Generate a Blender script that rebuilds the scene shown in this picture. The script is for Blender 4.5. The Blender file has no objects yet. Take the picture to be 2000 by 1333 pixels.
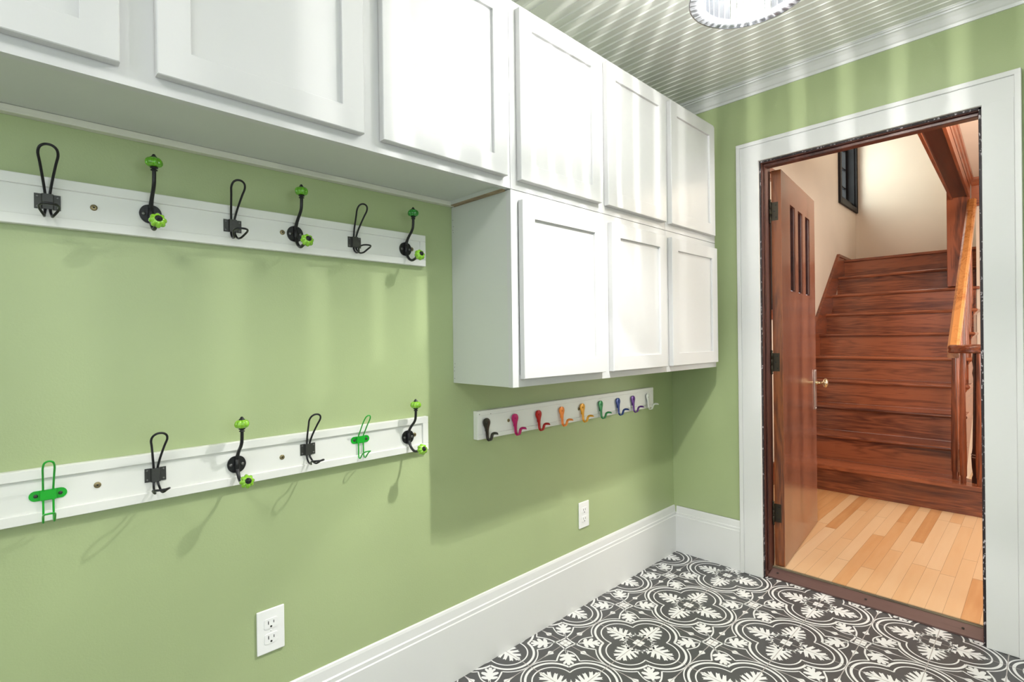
import bpy, bmesh, math, random
from mathutils import Vector, Matrix

random.seed(7)
scene = bpy.context.scene
COL = scene.collection

# ------------------------------------------------------------------ camera
CAM = (1.4331, -2.6086, 1.1732)
YAW, PITCH, ROLL = math.radians(46.0071), math.radians(-0.1852), math.radians(-0.7326)
FPX = 1007.24
fwd = Vector((-math.sin(YAW) * math.cos(PITCH), math.cos(YAW) * math.cos(PITCH), math.sin(PITCH)))
r0 = Vector((math.cos(YAW), math.sin(YAW), 0))
u0 = r0.cross(fwd)
rr = r0 * math.cos(ROLL) + u0 * math.sin(ROLL)
uu = -r0 * math.sin(ROLL) + u0 * math.cos(ROLL)
cd = bpy.data.cameras.new('camera')
cam = bpy.data.objects.new('camera', cd)
COL.objects.link(cam)
m = Matrix.Identity(4)
for i in range(3):
    m[i][0] = rr[i]; m[i][1] = uu[i]; m[i][2] = -fwd[i]; m[i][3] = CAM[i]
cam.matrix_world = m
cd.sensor_width = 36.0
cd.lens = FPX / 2000 * 36.0
cd.clip_start = 0.02
scene.camera = cam

# ------------------------------------------------------------------ world, daylight, added fill and exposure
world = bpy.data.worlds.new('world'); scene.world = world
world.use_nodes = True
world.node_tree.nodes['Background'].inputs[0].default_value = (0.80, 0.90, 1.0, 1)
world.node_tree.nodes['Background'].inputs[1].default_value = 2.2
scene.view_settings.view_transform = 'Standard'
scene.view_settings.look = 'None'
scene.view_settings.gamma = 1
scene.view_settings.use_curve_mapping = False
scene.view_settings.exposure = 0.25


def area(name, loc, target, sx, sy, power, color=(1, 1, 1), spread=180):
    d = bpy.data.lights.new(name, 'AREA'); d.shape = 'RECTANGLE'
    d.size = sx; d.size_y = sy; d.energy = power; d.color = color
    d.spread = math.radians(spread)
    o = bpy.data.objects.new(name, d); COL.objects.link(o)
    o.location = loc
    o.rotation_euler = (Vector(target) - Vector(loc)).to_track_quat('-Z', 'Y').to_euler()
    return o


def point(name, loc, power, radius, color=(1, 1, 1)):
    d = bpy.data.lights.new(name, 'POINT'); d.energy = power; d.shadow_soft_size = radius; d.color = color
    o = bpy.data.objects.new(name, d); COL.objects.link(o); o.location = loc
    return o


# mudroom: fill lights added in assumed window openings behind and right of the camera
area('fill_back', (1.2, -4.22, 1.45), (1.0, 0, 1.15), 1.5, 1.4, 5, (1.0, 0.985, 0.96))
area('fill_right', (2.47, -2.3, 1.35), (0, -2.0, 1.0), 1.6, 1.3, 3, (1.0, 0.985, 0.96))
# soft fill added under the ceiling behind the viewpoint, no fixture there
area('ceiling_fill_back', (1.35, -3.25, 2.37), (1.35, -3.25, 0), 0.5, 0.5, 16, (1.0, 0.99, 0.97))
# hall: added fill from the right, then daylight through the window over the stairs
area('fill_hall', (2.66, 1.5, 1.5), (0.4, 1.7, 0.8), 1.4, 1.5, 52, (1.0, 0.93, 0.84))
area('daylight_stairs', (-0.22, 3.84, 3.05), (0.9, 4.2, 2.75), 0.62, 0.75, 9, (0.88, 1.0, 0.93), 120)
point('hall_fill_point', (1.35, 0.95, 2.25), 17, 0.09, (1.0, 0.84, 0.66))  # warm fill point added in the hall, no lamp body
point('landing_fill_point', (0.45, 2.9, 3.4), 8, 0.1, (1.0, 0.90, 0.78))  # fill point added above the stairs to brighten the landing wall
# bulb of the crystal lamp
LAMP = Vector((0.93, -1.29, 0))
point('lamp_bulb_light', (LAMP.x, LAMP.y, 2.165), 42, 0.0035, (1.0, 0.98, 0.96))
point('lamp_glow_light', (LAMP.x, LAMP.y, 2.105), 56, 0.022, (1.0, 0.98, 0.96))


# ------------------------------------------------------------------ materials
def newmat(name, col=(0.8, 0.8, 0.8), rough=0.5, metal=0.0, spec=0.5):
    mt = bpy.data.materials.new(name); mt.use_nodes = True
    b = mt.node_tree.nodes['Principled BSDF']
    b.inputs['Base Color'].default_value = (*col, 1)
    b.inputs['Roughness'].default_value = rough
    b.inputs['Metallic'].default_value = metal
    b.inputs['Specular IOR Level'].default_value = spec
    return mt


def N(mt, t, **kw):
    n = mt.node_tree.nodes.new(t)
    for k, v in kw.items(): setattr(n, k, v)
    return n


def L(mt, a, b): mt.node_tree.links.new(a, b)


def bsdf(mt): return mt.node_tree.nodes['Principled BSDF']


def coords(mt, scale=(1, 1, 1), rnd=False):
    tc = N(mt, 'ShaderNodeTexCoord'); mp = N(mt, 'ShaderNodeMapping')
    L(mt, tc.outputs['Object'], mp.inputs['Vector'])
    mp.inputs['Scale'].default_value = scale
    if rnd:
        oi = N(mt, 'ShaderNodeObjectInfo'); ml = N(mt, 'ShaderNodeVectorMath', operation='SCALE')
        cb = N(mt, 'ShaderNodeCombineXYZ')
        L(mt, oi.outputs['Random'], cb.inputs[0]); L(mt, oi.outputs['Random'], cb.inputs[1]); L(mt, oi.outputs['Random'], cb.inputs[2])
        L(mt, cb.outputs[0], ml.inputs[0]); ml.inputs['Scale'].default_value = 37
        L(mt, ml.outputs[0], mp.inputs['Location'])
    return mp.outputs['Vector']


def bump(mt, scale, strength, dist=0.001, detail=3, vec=None):
    n = N(mt, 'ShaderNodeTexNoise'); n.inputs['Scale'].default_value = scale; n.inputs['Detail'].default_value = detail
    L(mt, vec if vec else coords(mt), n.inputs['Vector'])
    b = N(mt, 'ShaderNodeBump'); b.inputs['Strength'].default_value = strength; b.inputs['Distance'].default_value = dist
    L(mt, n.outputs['Fac'], b.inputs['Height']); L(mt, b.outputs[0], bsdf(mt).inputs['Normal'])


def paint(name, col, rough=0.45, bs=180, bst=0.25, var=0.03):
    mt = newmat(name, col, rough)
    n = N(mt, 'ShaderNodeTexNoise'); n.inputs['Scale'].default_value = 2.5
    L(mt, coords(mt), n.inputs['Vector'])
    r = N(mt, 'ShaderNodeValToRGB')
    r.color_ramp.elements[0].position = .3; r.color_ramp.elements[1].position = .7
    r.color_ramp.elements[0].color = (*[c * (1 - var) for c in col], 1)
    r.color_ramp.elements[1].color = (*[min(1, c * (1 + var)) for c in col], 1)
    L(mt, n.outputs['Fac'], r.inputs[0]); L(mt, r.outputs[0], bsdf(mt).inputs['Base Color'])
    if bst: bump(mt, bs, bst)
    return mt


def wood(name, light, dark, axis='x', scale=1.0, rough=0.3, mid=0.5, figure=9.0, bst=0.1, coat=0.0):
    """straight grain running along the axis, with broad cathedral figure"""
    mt = newmat(name, light, rough)
    s = {'x': (1.1, 13, 13), 'y': (13, 1.1, 13), 'z': (13, 13, 1.1)}[axis]
    v = coords(mt, tuple(a * scale for a in s), rnd=True)
    n1 = N(mt, 'ShaderNodeTexNoise'); n1.inputs['Scale'].default_value = 1.0; n1.inputs['Detail'].default_value = 2; n1.inputs['Distortion'].default_value = .6
    L(mt, v, n1.inputs['Vector'])
    mu = N(mt, 'ShaderNodeMath', operation='MULTIPLY'); mu.inputs[1].default_value = figure
    L(mt, n1.outputs['Fac'], mu.inputs[0])
    fr = N(mt, 'ShaderNodeMath', operation='FRACT'); L(mt, mu.outputs[0], fr.inputs[0])
    pp = N(mt, 'ShaderNodeMath', operation='PINGPONG'); pp.inputs[1].default_value = 0.5
    L(mt, mu.outputs[0], pp.inputs[0])
    n2 = N(mt, 'ShaderNodeTexNoise'); n2.inputs['Scale'].default_value = 9.0; n2.inputs['Detail'].default_value = 5
    L(mt, v, n2.inputs['Vector'])
    mx = N(mt, 'ShaderNodeMix', data_type='FLOAT'); mx.inputs[0].default_value = .5
    L(mt, pp.outputs[0], mx.inputs[2]); L(mt, n2.outputs['Fac'], mx.inputs[3])
    n3 = N(mt, 'ShaderNodeTexNoise'); n3.inputs['Scale'].default_value = 0.45; n3.inputs['Detail'].default_value = 1
    L(mt, v, n3.inputs['Vector'])
    ad = N(mt, 'ShaderNodeMath', operation='ADD'); L(mt, mx.outputs[0], ad.inputs[0]); L(mt, n3.outputs['Fac'], ad.inputs[1])
    r = N(mt, 'ShaderNodeValToRGB')
    e = r.color_ramp.elements
    e[0].position = .62 - .1; e[0].color = (*dark, 1)
    e[1].position = 1.10 - .0 if False else .98; e[1].color = (*light, 1)
    mm = e.new(.78); mm.color = (*[light[i] * mid + dark[i] * (1 - mid) for i in range(3)], 1)
    L(mt, ad.outputs[0], r.inputs[0]); L(mt, r.outputs[0], bsdf(mt).inputs['Base Color'])
    b = N(mt, 'ShaderNodeBump'); b.inputs['Strength'].default_value = bst; b.inputs['Distance'].default_value = .001
    L(mt, n2.outputs['Fac'], b.inputs['Height']); L(mt, b.outputs[0], bsdf(mt).inputs['Normal'])
    bsdf(mt).inputs['Coat Weight'].default_value = coat
    bsdf(mt).inputs['Coat Roughness'].default_value = .15
    return mt


GREEN = paint('green_wall_paint', (0.362, 0.435, 0.222), 0.42, 220, .3)
WHITE = paint('white_cabinet_paint', (0.585, 0.585, 0.58), 0.38, 160, .06, .008)
WHITE_PANEL = paint('grey_white_laminate', (0.58, 0.60, 0.56), 0.45, 160, .04, .01)
TRIM = paint('white_trim_paint', (0.70, 0.70, 0.69), 0.35, 90, .08, .01)
CEIL = paint('ceiling_paint', (0.70, 0.71, 0.66), 0.5, 120, .1, .01)
CREAM = paint('cream_plaster', (0.70, 0.60, 0.49), 0.6, 30, .5, .03)
BOARD = newmat('brushed_white_board_paint', (0.76, 0.76, 0.72), .4)
RAWTRIM = wood('whitewashed_rough_wood', (0.66, 0.66, 0.56), (0.50, 0.50, 0.42), 'y', 2.0, .6, .6, 3, .5)
RAWPLY = wood('raw_plywood_edge', (0.36, 0.27, 0.17), (0.10, 0.07, 0.045), 'x', 3.0, .8)
DARKTILE = newmat('charcoal_cement_tile', (0.070, 0.070, 0.072), .42)
LIGHTTILE = newmat('white_tile_glaze', (0.74, 0.74, 0.73), .42)
GROUT = newmat('pale_grout', (0.42, 0.39, 0.37), .8)
BLACKIRON = newmat('black_cast_iron', (0.012, 0.012, 0.013), .38, .3)
bump(BLACKIRON, 400, .35)
GREYIRON = newmat('dark_grey_steel_plate', (0.060, 0.061, 0.056), .42, .6)
bump(GREYIRON, 300, .2)
WIREBLACK = newmat('black_wire', (0.010, 0.010, 0.012), .3, .3)
SCREWGREY = newmat('worn_steel_screw', (0.16, 0.16, 0.155), .35, .8)
BRASS = newmat('antique_brass_screw', (0.27, 0.22, 0.12), .38, .85)
DARKHOLE = newmat('dark_recess', (0.01, 0.009, 0.008), .7)
GREENWIRE = newmat('green_enamel', (0.008, 0.36, 0.022), .3)
LIME = newmat('lime_green_ceramic', (0.21, 0.47, 0.018), .12)
LIMEGLASS = newmat('lime_green_glass', (0.105, 0.36, 0.008), .08)
EMERALD = newmat('emerald_green_glass', (0.015, 0.22, 0.018), .08)
for g in (LIME, LIMEGLASS, EMERALD):
    bsdf(g).inputs['Coat Weight'].default_value = .6
    bsdf(g).inputs['Subsurface Weight'].default_value = .15
    bsdf(g).inputs['Subsurface Scale'].default_value = .01
PLASTIC = newmat('white_plastic', (0.82, 0.82, 0.81), .28)
OAKRED = wood('red_brown_oak', (0.34, 0.105, 0.046), (0.075, 0.020, 0.014), 'x', 1.0, .27, .5, 7, .15, .3)
OAKRED_Y = wood('red_brown_oak_rail', (0.25, 0.062, 0.022), (0.050, 0.012, 0.007), 'y', 1.0, .3, .5, 6, .12, .3)
OAKRED_Z = wood('red_brown_oak_post', (0.30, 0.080, 0.030), (0.050, 0.012, 0.008), 'z', 1.2, .3, .5, 6, .12, .3)
DARKOAK = wood('very_dark_oak', (0.050, 0.013, 0.008), (0.014, 0.004, 0.003), 'y', 1.0, .3, .5, 5, .12, .3)
JAMB = wood('maroon_varnished_jamb', (0.115, 0.036, 0.024), (0.040, 0.010, 0.009), 'z', 1.0, .33, .5, 4, .1, .2)
DOORWOOD = wood('brown_varnished_door', (0.205, 0.074, 0.040), (0.070, 0.020, 0.012), 'z', 1.3, .25, .55, 6, .12, .5)
DOOREDGE = wood('orange_brown_door_edge', (0.30, 0.085, 0.022), (0.080, 0.020, 0.010), 'z', 1.5, .3, .55, 5, .12, .4)
RAILWOOD = wood('golden_oak_rail', (0.62, 0.27, 0.085), (0.32, 0.10, 0.022), 'y', 1.5, .25, .6, 5, .1, .5)
BLACKWOOD = newmat('black_window_paint', (0.010, 0.009, 0.010), .55, 0, .25)
DARKMETAL = newmat('dark_bronze', (0.06, 0.05, 0.035), .4, .8)
NICKEL = newmat('worn_nickel', (0.55, 0.50, 0.47), .28, .9)
KNOBMAT = newmat('aged_brass_knob', (0.60, 0.48, 0.30), .2, .9)
THRESH = wood('worn_purple_brown_sill', (0.115, 0.062, 0.054), (0.060, 0.030, 0.028), 'x', 2.0, .45, .5, 3, .2)
THRESH_W = wood('weathered_sill_edge', (0.12, 0.10, 0.060), (0.020, 0.014, 0.010), 'x', 4.0, .8, .5, 7, .5)
STEEL = newmat('lamp_chrome', (0.35, 0.35, 0.36), .2, 1.0)

# jamb with chipped white paint along its front edge
CHIPPED = newmat('chipped_jamb_edge', (0.02, 0.015, 0.018), .6)
_n = N(CHIPPED, 'ShaderNodeTexNoise'); _n.inputs['Scale'].default_value = 160; _n.inputs['Detail'].default_value = 4
L(CHIPPED, coords(CHIPPED, (1, 1, .45)), _n.inputs['Vector'])
_r = N(CHIPPED, 'ShaderNodeValToRGB'); _r.color_ramp.elements[0].position = .60; _r.color_ramp.elements[1].position = .66
_r.color_ramp.elements[0].color = (.016, .010, .013, 1); _r.color_ramp.elements[1].color = (.52, .48, .50, 1)
L(CHIPPED, _n.outputs['Fac'], _r.inputs[0]); L(CHIPPED, _r.outputs[0], bsdf(CHIPPED).inputs['Base Color'])

# window glass: clear with a weak reflection
GLASS = bpy.data.materials.new('clear_pane'); GLASS.use_nodes = True
GLASS.node_tree.nodes.clear()
_o = N(GLASS, 'ShaderNodeOutputMaterial'); _m = N(GLASS, 'ShaderNodeMixShader'); _t = N(GLASS, 'ShaderNodeBsdfTransparent'); _g = N(GLASS, 'ShaderNodeBsdfGlossy')
_g.inputs['Roughness'].default_value = .02; _m.inputs[0].default_value = .08
L(GLASS, _t.outputs[0], _m.inputs[1]); L(GLASS, _g.outputs[0], _m.inputs[2]); L(GLASS, _m.outputs[0], _o.inputs[0])
# crystal: partly clear, partly bright reflection and scattering; the rods stripe the light with shadows
CRYSTAL = bpy.data.materials.new('cut_crystal'); CRYSTAL.use_nodes = True
CRYSTAL.node_tree.nodes.clear()
_o = N(CRYSTAL, 'ShaderNodeOutputMaterial'); _m = N(CRYSTAL, 'ShaderNodeMixShader'); _m2 = N(CRYSTAL, 'ShaderNodeMixShader')
_t = N(CRYSTAL, 'ShaderNodeBsdfTransparent'); _g = N(CRYSTAL, 'ShaderNodeBsdfGlossy'); _d = N(CRYSTAL, 'ShaderNodeBsdfTranslucent')
_t.inputs[0].default_value = (.93, .95, .97, 1); _g.inputs['Roughness'].default_value = .08; _g.inputs[0].default_value = (.55, .56, .58, 1); _d.inputs[0].default_value = (.22, .225, .23, 1)
_m.inputs[0].default_value = .83; _m2.inputs[0].default_value = .5
L(CRYSTAL, _g.outputs[0], _m2.inputs[1]); L(CRYSTAL, _d.outputs[0], _m2.inputs[2])
L(CRYSTAL, _t.outputs[0], _m.inputs[1]); L(CRYSTAL, _m2.outputs[0], _m.inputs[2]); L(CRYSTAL, _m.outputs[0], _o.inputs[0])
# leaded glass in the door lights
GLINTBEAD = newmat('bluish_white_glint_bead', (0.50, 0.50, 0.60), .2)  # pale bead colour stands in for the bright reflection at the glass edge
DOORGLASS = newmat('rippled_door_glass', (0.42, 0.32, 0.38), .10)  # mauve base colour stands in for reflections on the glass
bump(DOORGLASS, 60, .8, .004)
BULB = newmat('lit_bulb', (1, 1, 1), .3)
bsdf(BULB).inputs['Emission Color'].default_value = (1, .97, .92, 1)
bsdf(BULB).inputs['Emission Strength'].default_value = 12

# maple strip floor of the hall
MAPLE = newmat('maple_strip_floor', (0.6, 0.4, 0.2), .34)
_tc = N(MAPLE, 'ShaderNodeTexCoord'); _sp = N(MAPLE, 'ShaderNodeSeparateXYZ'); L(MAPLE, _tc.outputs['Object'], _sp.inputs[0])


def mth(mt, op, a, b=None, **kw):
    n = N(mt, 'ShaderNodeMath', operation=op)
    for i, x in enumerate((a, b)):
        if x is None: continue
        if isinstance(x, (int, float)): n.inputs[i].default_value = x
        else: L(mt, x, n.inputs[i])
    return n.outputs[0]


_px = mth(MAPLE, 'DIVIDE', _sp.outputs[0], .0565)
_id = mth(MAPLE, 'FLOOR', _px); _fx = mth(MAPLE, 'FRACT', _px)
_w1 = N(MAPLE, 'ShaderNodeTexWhiteNoise', noise_dimensions='1D'); L(MAPLE, _id, _w1.inputs['W'])
_py = mth(MAPLE, 'ADD', mth(MAPLE, 'MULTIPLY', _sp.outputs[1], 1.15), mth(MAPLE, 'MULTIPLY', _w1.outputs['Value'], 13.7))
_iy = mth(MAPLE, 'FLOOR', _py); _fy = mth(MAPLE, 'FRACT', _py)
_w2 = N(MAPLE, 'ShaderNodeTexWhiteNoise', noise_dimensions='2D'); _cb = N(MAPLE, 'ShaderNodeCombineXYZ')
L(MAPLE, _id, _cb.inputs[0]); L(MAPLE, _iy, _cb.inputs[1]); L(MAPLE, _cb.outputs[0], _w2.inputs['Vector'])
_nz = N(MAPLE, 'ShaderNodeTexNoise'); _nz.inputs['Scale'].default_value = 3; _nz.inputs['Detail'].default_value = 4
_mp = N(MAPLE, 'ShaderNodeMapping'); _mp.inputs['Scale'].default_value = (12, 1.2, 1)
_va = N(MAPLE, 'ShaderNodeVectorMath', operation='ADD'); L(MAPLE, _tc.outputs['Object'], _va.inputs[0])
_vs = N(MAPLE, 'ShaderNodeVectorMath', operation='SCALE'); _vs.inputs['Scale'].default_value = 5
L(MAPLE, _w2.outputs['Color'], _vs.inputs[0]); L(MAPLE, _vs.outputs[0], _va.inputs[1])
L(MAPLE, _va.outputs[0], _mp.inputs['Vector']); L(MAPLE, _mp.outputs[0], _nz.inputs['Vector'])
_f = mth(MAPLE, 'ADD', mth(MAPLE, 'MULTIPLY', _w2.outputs['Value'], .75), mth(MAPLE, 'MULTIPLY', _nz.outputs['Fac'], .35))
_r = N(MAPLE, 'ShaderNodeValToRGB'); _e = _r.color_ramp.elements
_e[0].position = .12; _e[0].color = (.66, .46, .275, 1); _e[1].position = .98; _e[1].color = (.46, .21, .075, 1)
_k = _e.new(.5); _k.color = (.62, .39, .205, 1); _k = _e.new(.78); _k.color = (.56, .30, .13, 1)
L(MAPLE, _f, _r.inputs[0])
_s1 = mth(MAPLE, 'LESS_THAN', _fx, .016); _s2 = mth(MAPLE, 'LESS_THAN', _fy, .0028)
_s = mth(MAPLE, 'MAXIMUM', _s1, _s2)
_mx = N(MAPLE, 'ShaderNodeMix', data_type='RGBA'); L(MAPLE, _s, _mx.inputs[0]); L(MAPLE, _r.outputs[0], _mx.inputs[6]); _mx.inputs[7].default_value = (.17, .08, .035, 1)
L(MAPLE, _mx.outputs[2], bsdf(MAPLE).inputs['Base Color'])


# ------------------------------------------------------------------ mesh helpers
class MB:
    """collects shapes (world coordinates) and links them as ONE object"""

    def __init__(s): s.v = []; s.f = []; s.mi = []; s.sm = []; s.cur = 0

    def raw(s, v, f, smooth=False):
        o = len(s.v); s.v += [tuple(p) for p in v]
        for q in f: s.f.append(tuple(i + o for i in q)); s.mi.append(s.cur); s.sm.append(smooth)
        return s

    def bm(s, b, smooth=False):
        b.verts.index_update()
        s.raw([v.co[:] for v in b.verts], [[v.index for v in f.verts] for f in b.faces], smooth); b.free(); return s

    def box(s, a, b, bev=0.0, seg=1):
        x0, y0, z0 = [min(a[i], b[i]) for i in range(3)]; x1, y1, z1 = [max(a[i], b[i]) for i in range(3)]
        if bev > 0:
            bb = bmesh.new(); bmesh.ops.create_cube(bb, size=1)
            for v in bb.verts: v.co = Vector((x0 if v.co.x < 0 else x1, y0 if v.co.y < 0 else y1, z0 if v.co.z < 0 else z1))
            bmesh.ops.bevel(bb, geom=list(bb.edges), offset=bev, segments=seg, affect='EDGES', profile=.5)
            return s.bm(bb)
        return s.raw([(x0, y0, z0), (x1, y0, z0), (x1, y1, z0), (x0, y1, z0), (x0, y0, z1), (x1, y0, z1), (x1, y1, z1), (x0, y1, z1)],
                     [(0, 3, 2, 1), (4, 5, 6, 7), (0, 1, 5, 4), (1, 2, 6, 5), (2, 3, 7, 6), (3, 0, 4, 7)])

    def prism(s, poly, axis, a, b, smooth=False):
        """poly (list of 2D) extruded along axis from a to b; 2D coordinates are the two other axes in order"""
        def P(p, t):
            if axis == 'x': return (t, p[0], p[1])
            if axis == 'y': return (p[0], t, p[1])
            return (p[0], p[1], t)
        n = len(poly)
        v = [P(p, a) for p in poly] + [P(p, b) for p in poly]
        f = [(i, (i + 1) % n, (i + 1) % n + n, i + n) for i in range(n)]
        s.raw(v, f, smooth); s.raw(v, [tuple(range(n))[::-1], tuple(range(n, 2 * n))]); return s

    def tube(s, pts, r, n=10, smooth=4, closed=False, cap=True):
        pts = [Vector(p) for p in pts]
        rad = list(r) if isinstance(r, (list, tuple)) else [r] * len(pts)
        if smooth > 1:
            P = []; Rr = []; m_ = len(pts); K = m_ if closed else m_ - 1
            for i in range(K):
                g = (lambda j: pts[j % m_]) if closed else (lambda j: pts[max(0, min(m_ - 1, j))])
                p0, p1, p2, p3 = g(i - 1), g(i), g(i + 1), g(i + 2)
                for k in range(smooth):
                    t = k / smooth
                    P.append(0.5 * ((2 * p1) + (p2 - p0) * t + (2 * p0 - 5 * p1 + 4 * p2 - p3) * t * t + (3 * p1 - p0 - 3 * p2 + p3) * t ** 3))
                    Rr.append(rad[i] + (rad[(i + 1) % m_] - rad[i]) * t)
            if not closed: P.append(pts[-1]); Rr.append(rad[-1])
            pts, rad = P, Rr
        m_ = len(pts); V = []; up = None
        for i in range(m_):
            if closed: t = pts[(i + 1) % m_] - pts[i - 1]
            else: t = pts[min(i + 1, m_ - 1)] - pts[max(i - 1, 0)]
            t.normalize()
            if up is None:
                up = Vector((0, 0, 1)) if abs(t.z) < .9 else Vector((1, 0, 0))
            up = (up - t * up.dot(t)); up.normalize(); sd = t.cross(up)
            for k in range(n):
                a = 2 * math.pi * k / n
                V.append(pts[i] + (up * math.cos(a) + sd * math.sin(a)) * rad[i])
        F = []
        for i in range(m_ if closed else m_ - 1):
            for k in range(n):
                a = i * n + k; b = i * n + (k + 1) % n; c = ((i + 1) % m_) * n + (k + 1) % n; d = ((i + 1) % m_) * n + k
                F.append((a, b, c, d))
        s.raw(V, F, True)
        if cap and not closed: s.raw(V[:n], [tuple(range(n))[::-1]]); s.raw(V[-n:], [tuple(range(n))])
        return s

    def lathe(s, prof, origin=(0, 0, 0), axis=(0, 0, 1), n=24, lobes=0, depth=0.0, smooth=True, cap=True):
        """prof: (radius, height) pairs about the axis; lobes flute the radius"""
        o = Vector(origin); ax = Vector(axis).normalized()
        e1 = ax.orthogonal().normalized(); e2 = ax.cross(e1); V = []
        for r, h in prof:
            for k in range(n):
                a = 2 * math.pi * k / n
                q = r * (1 - depth * (1 - abs(math.cos(lobes * a / 2)))) if lobes else r
                V.append(o + ax * h + (e1 * math.cos(a) + e2 * math.sin(a)) * q)
        F = []
        for i in range(len(prof) - 1):
            for k in range(n): F.append((i * n + k, i * n + (k + 1) % n, (i + 1) * n + (k + 1) % n, (i + 1) * n + k))
        s.raw(V, F, smooth)
        if cap:
            if prof[0][0] > 1e-5: s.raw(V[:n], [tuple(range(n))[::-1]])
            if prof[-1][0] > 1e-5: s.raw(V[-n:], [tuple(range(n))])
        return s

    def build(s, name, mats, parent=None, origin=None):
        if not isinstance(mats, (list, tuple)): mats = [mats]
        org = Vector((0, 0, 0))
        if origin is not None: org = Vector(origin)
        if parent is not None: org = WORLD[parent.name]
        me = bpy.data.meshes.new(name)
        me.from_pydata([tuple(Vector(p) - org) for p in s.v], [], s.f)
        for mt in mats: me.materials.append(mt)
        for p, k, sm in zip(me.polygons, s.mi, s.sm): p.material_index = k; p.use_smooth = sm
        b = bmesh.new(); b.from_mesh(me)
        bmesh.ops.recalc_face_normals(b, faces=b.faces); b.to_mesh(me); b.free()
        o = bpy.data.objects.new(name, me); COL.objects.link(o)
        if parent is not None: o.parent = parent; WORLD[o.name] = org
        else: o.location = org; WORLD[o.name] = org
        return o


WORLD = {}


def empty(name, loc):
    o = bpy.data.objects.new(name, None); COL.objects.link(o); o.location = loc
    o.empty_display_size = .05
    WORLD[o.name] = Vector(loc); return o


def tag(o, label=None, cat=None, group=None, kind=None):
    if label: o['label'] = label
    if cat: o['category'] = cat
    if group: o['group'] = group
    if kind: o['kind'] = kind
    return o


def struct(o, label, cat): return tag(o, label, cat, kind='structure')


def kids(o): return [c for c in COL.objects if c.parent == o]


def copy_tree(o, parent=None):
    c = o.copy(); COL.objects.link(c)
    if parent is not None: c.parent = parent
    for ch in kids(o): copy_tree(ch, c)
    return c


# ------------------------------------------------------------------ dimensions of the mudroom
CZ = 2.405            # ceiling
XR, YB = 2.42, -4.16  # right wall, wall behind the camera
X0, X1, X2, X3 = .369, .4735, 1.2716, 1.378   # door casing edges
HT, HI = 2.118, 2.019
WT = .11              # end wall thickness
D = .298              # cabinet face
HZ = .030             # hall floor height


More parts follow.
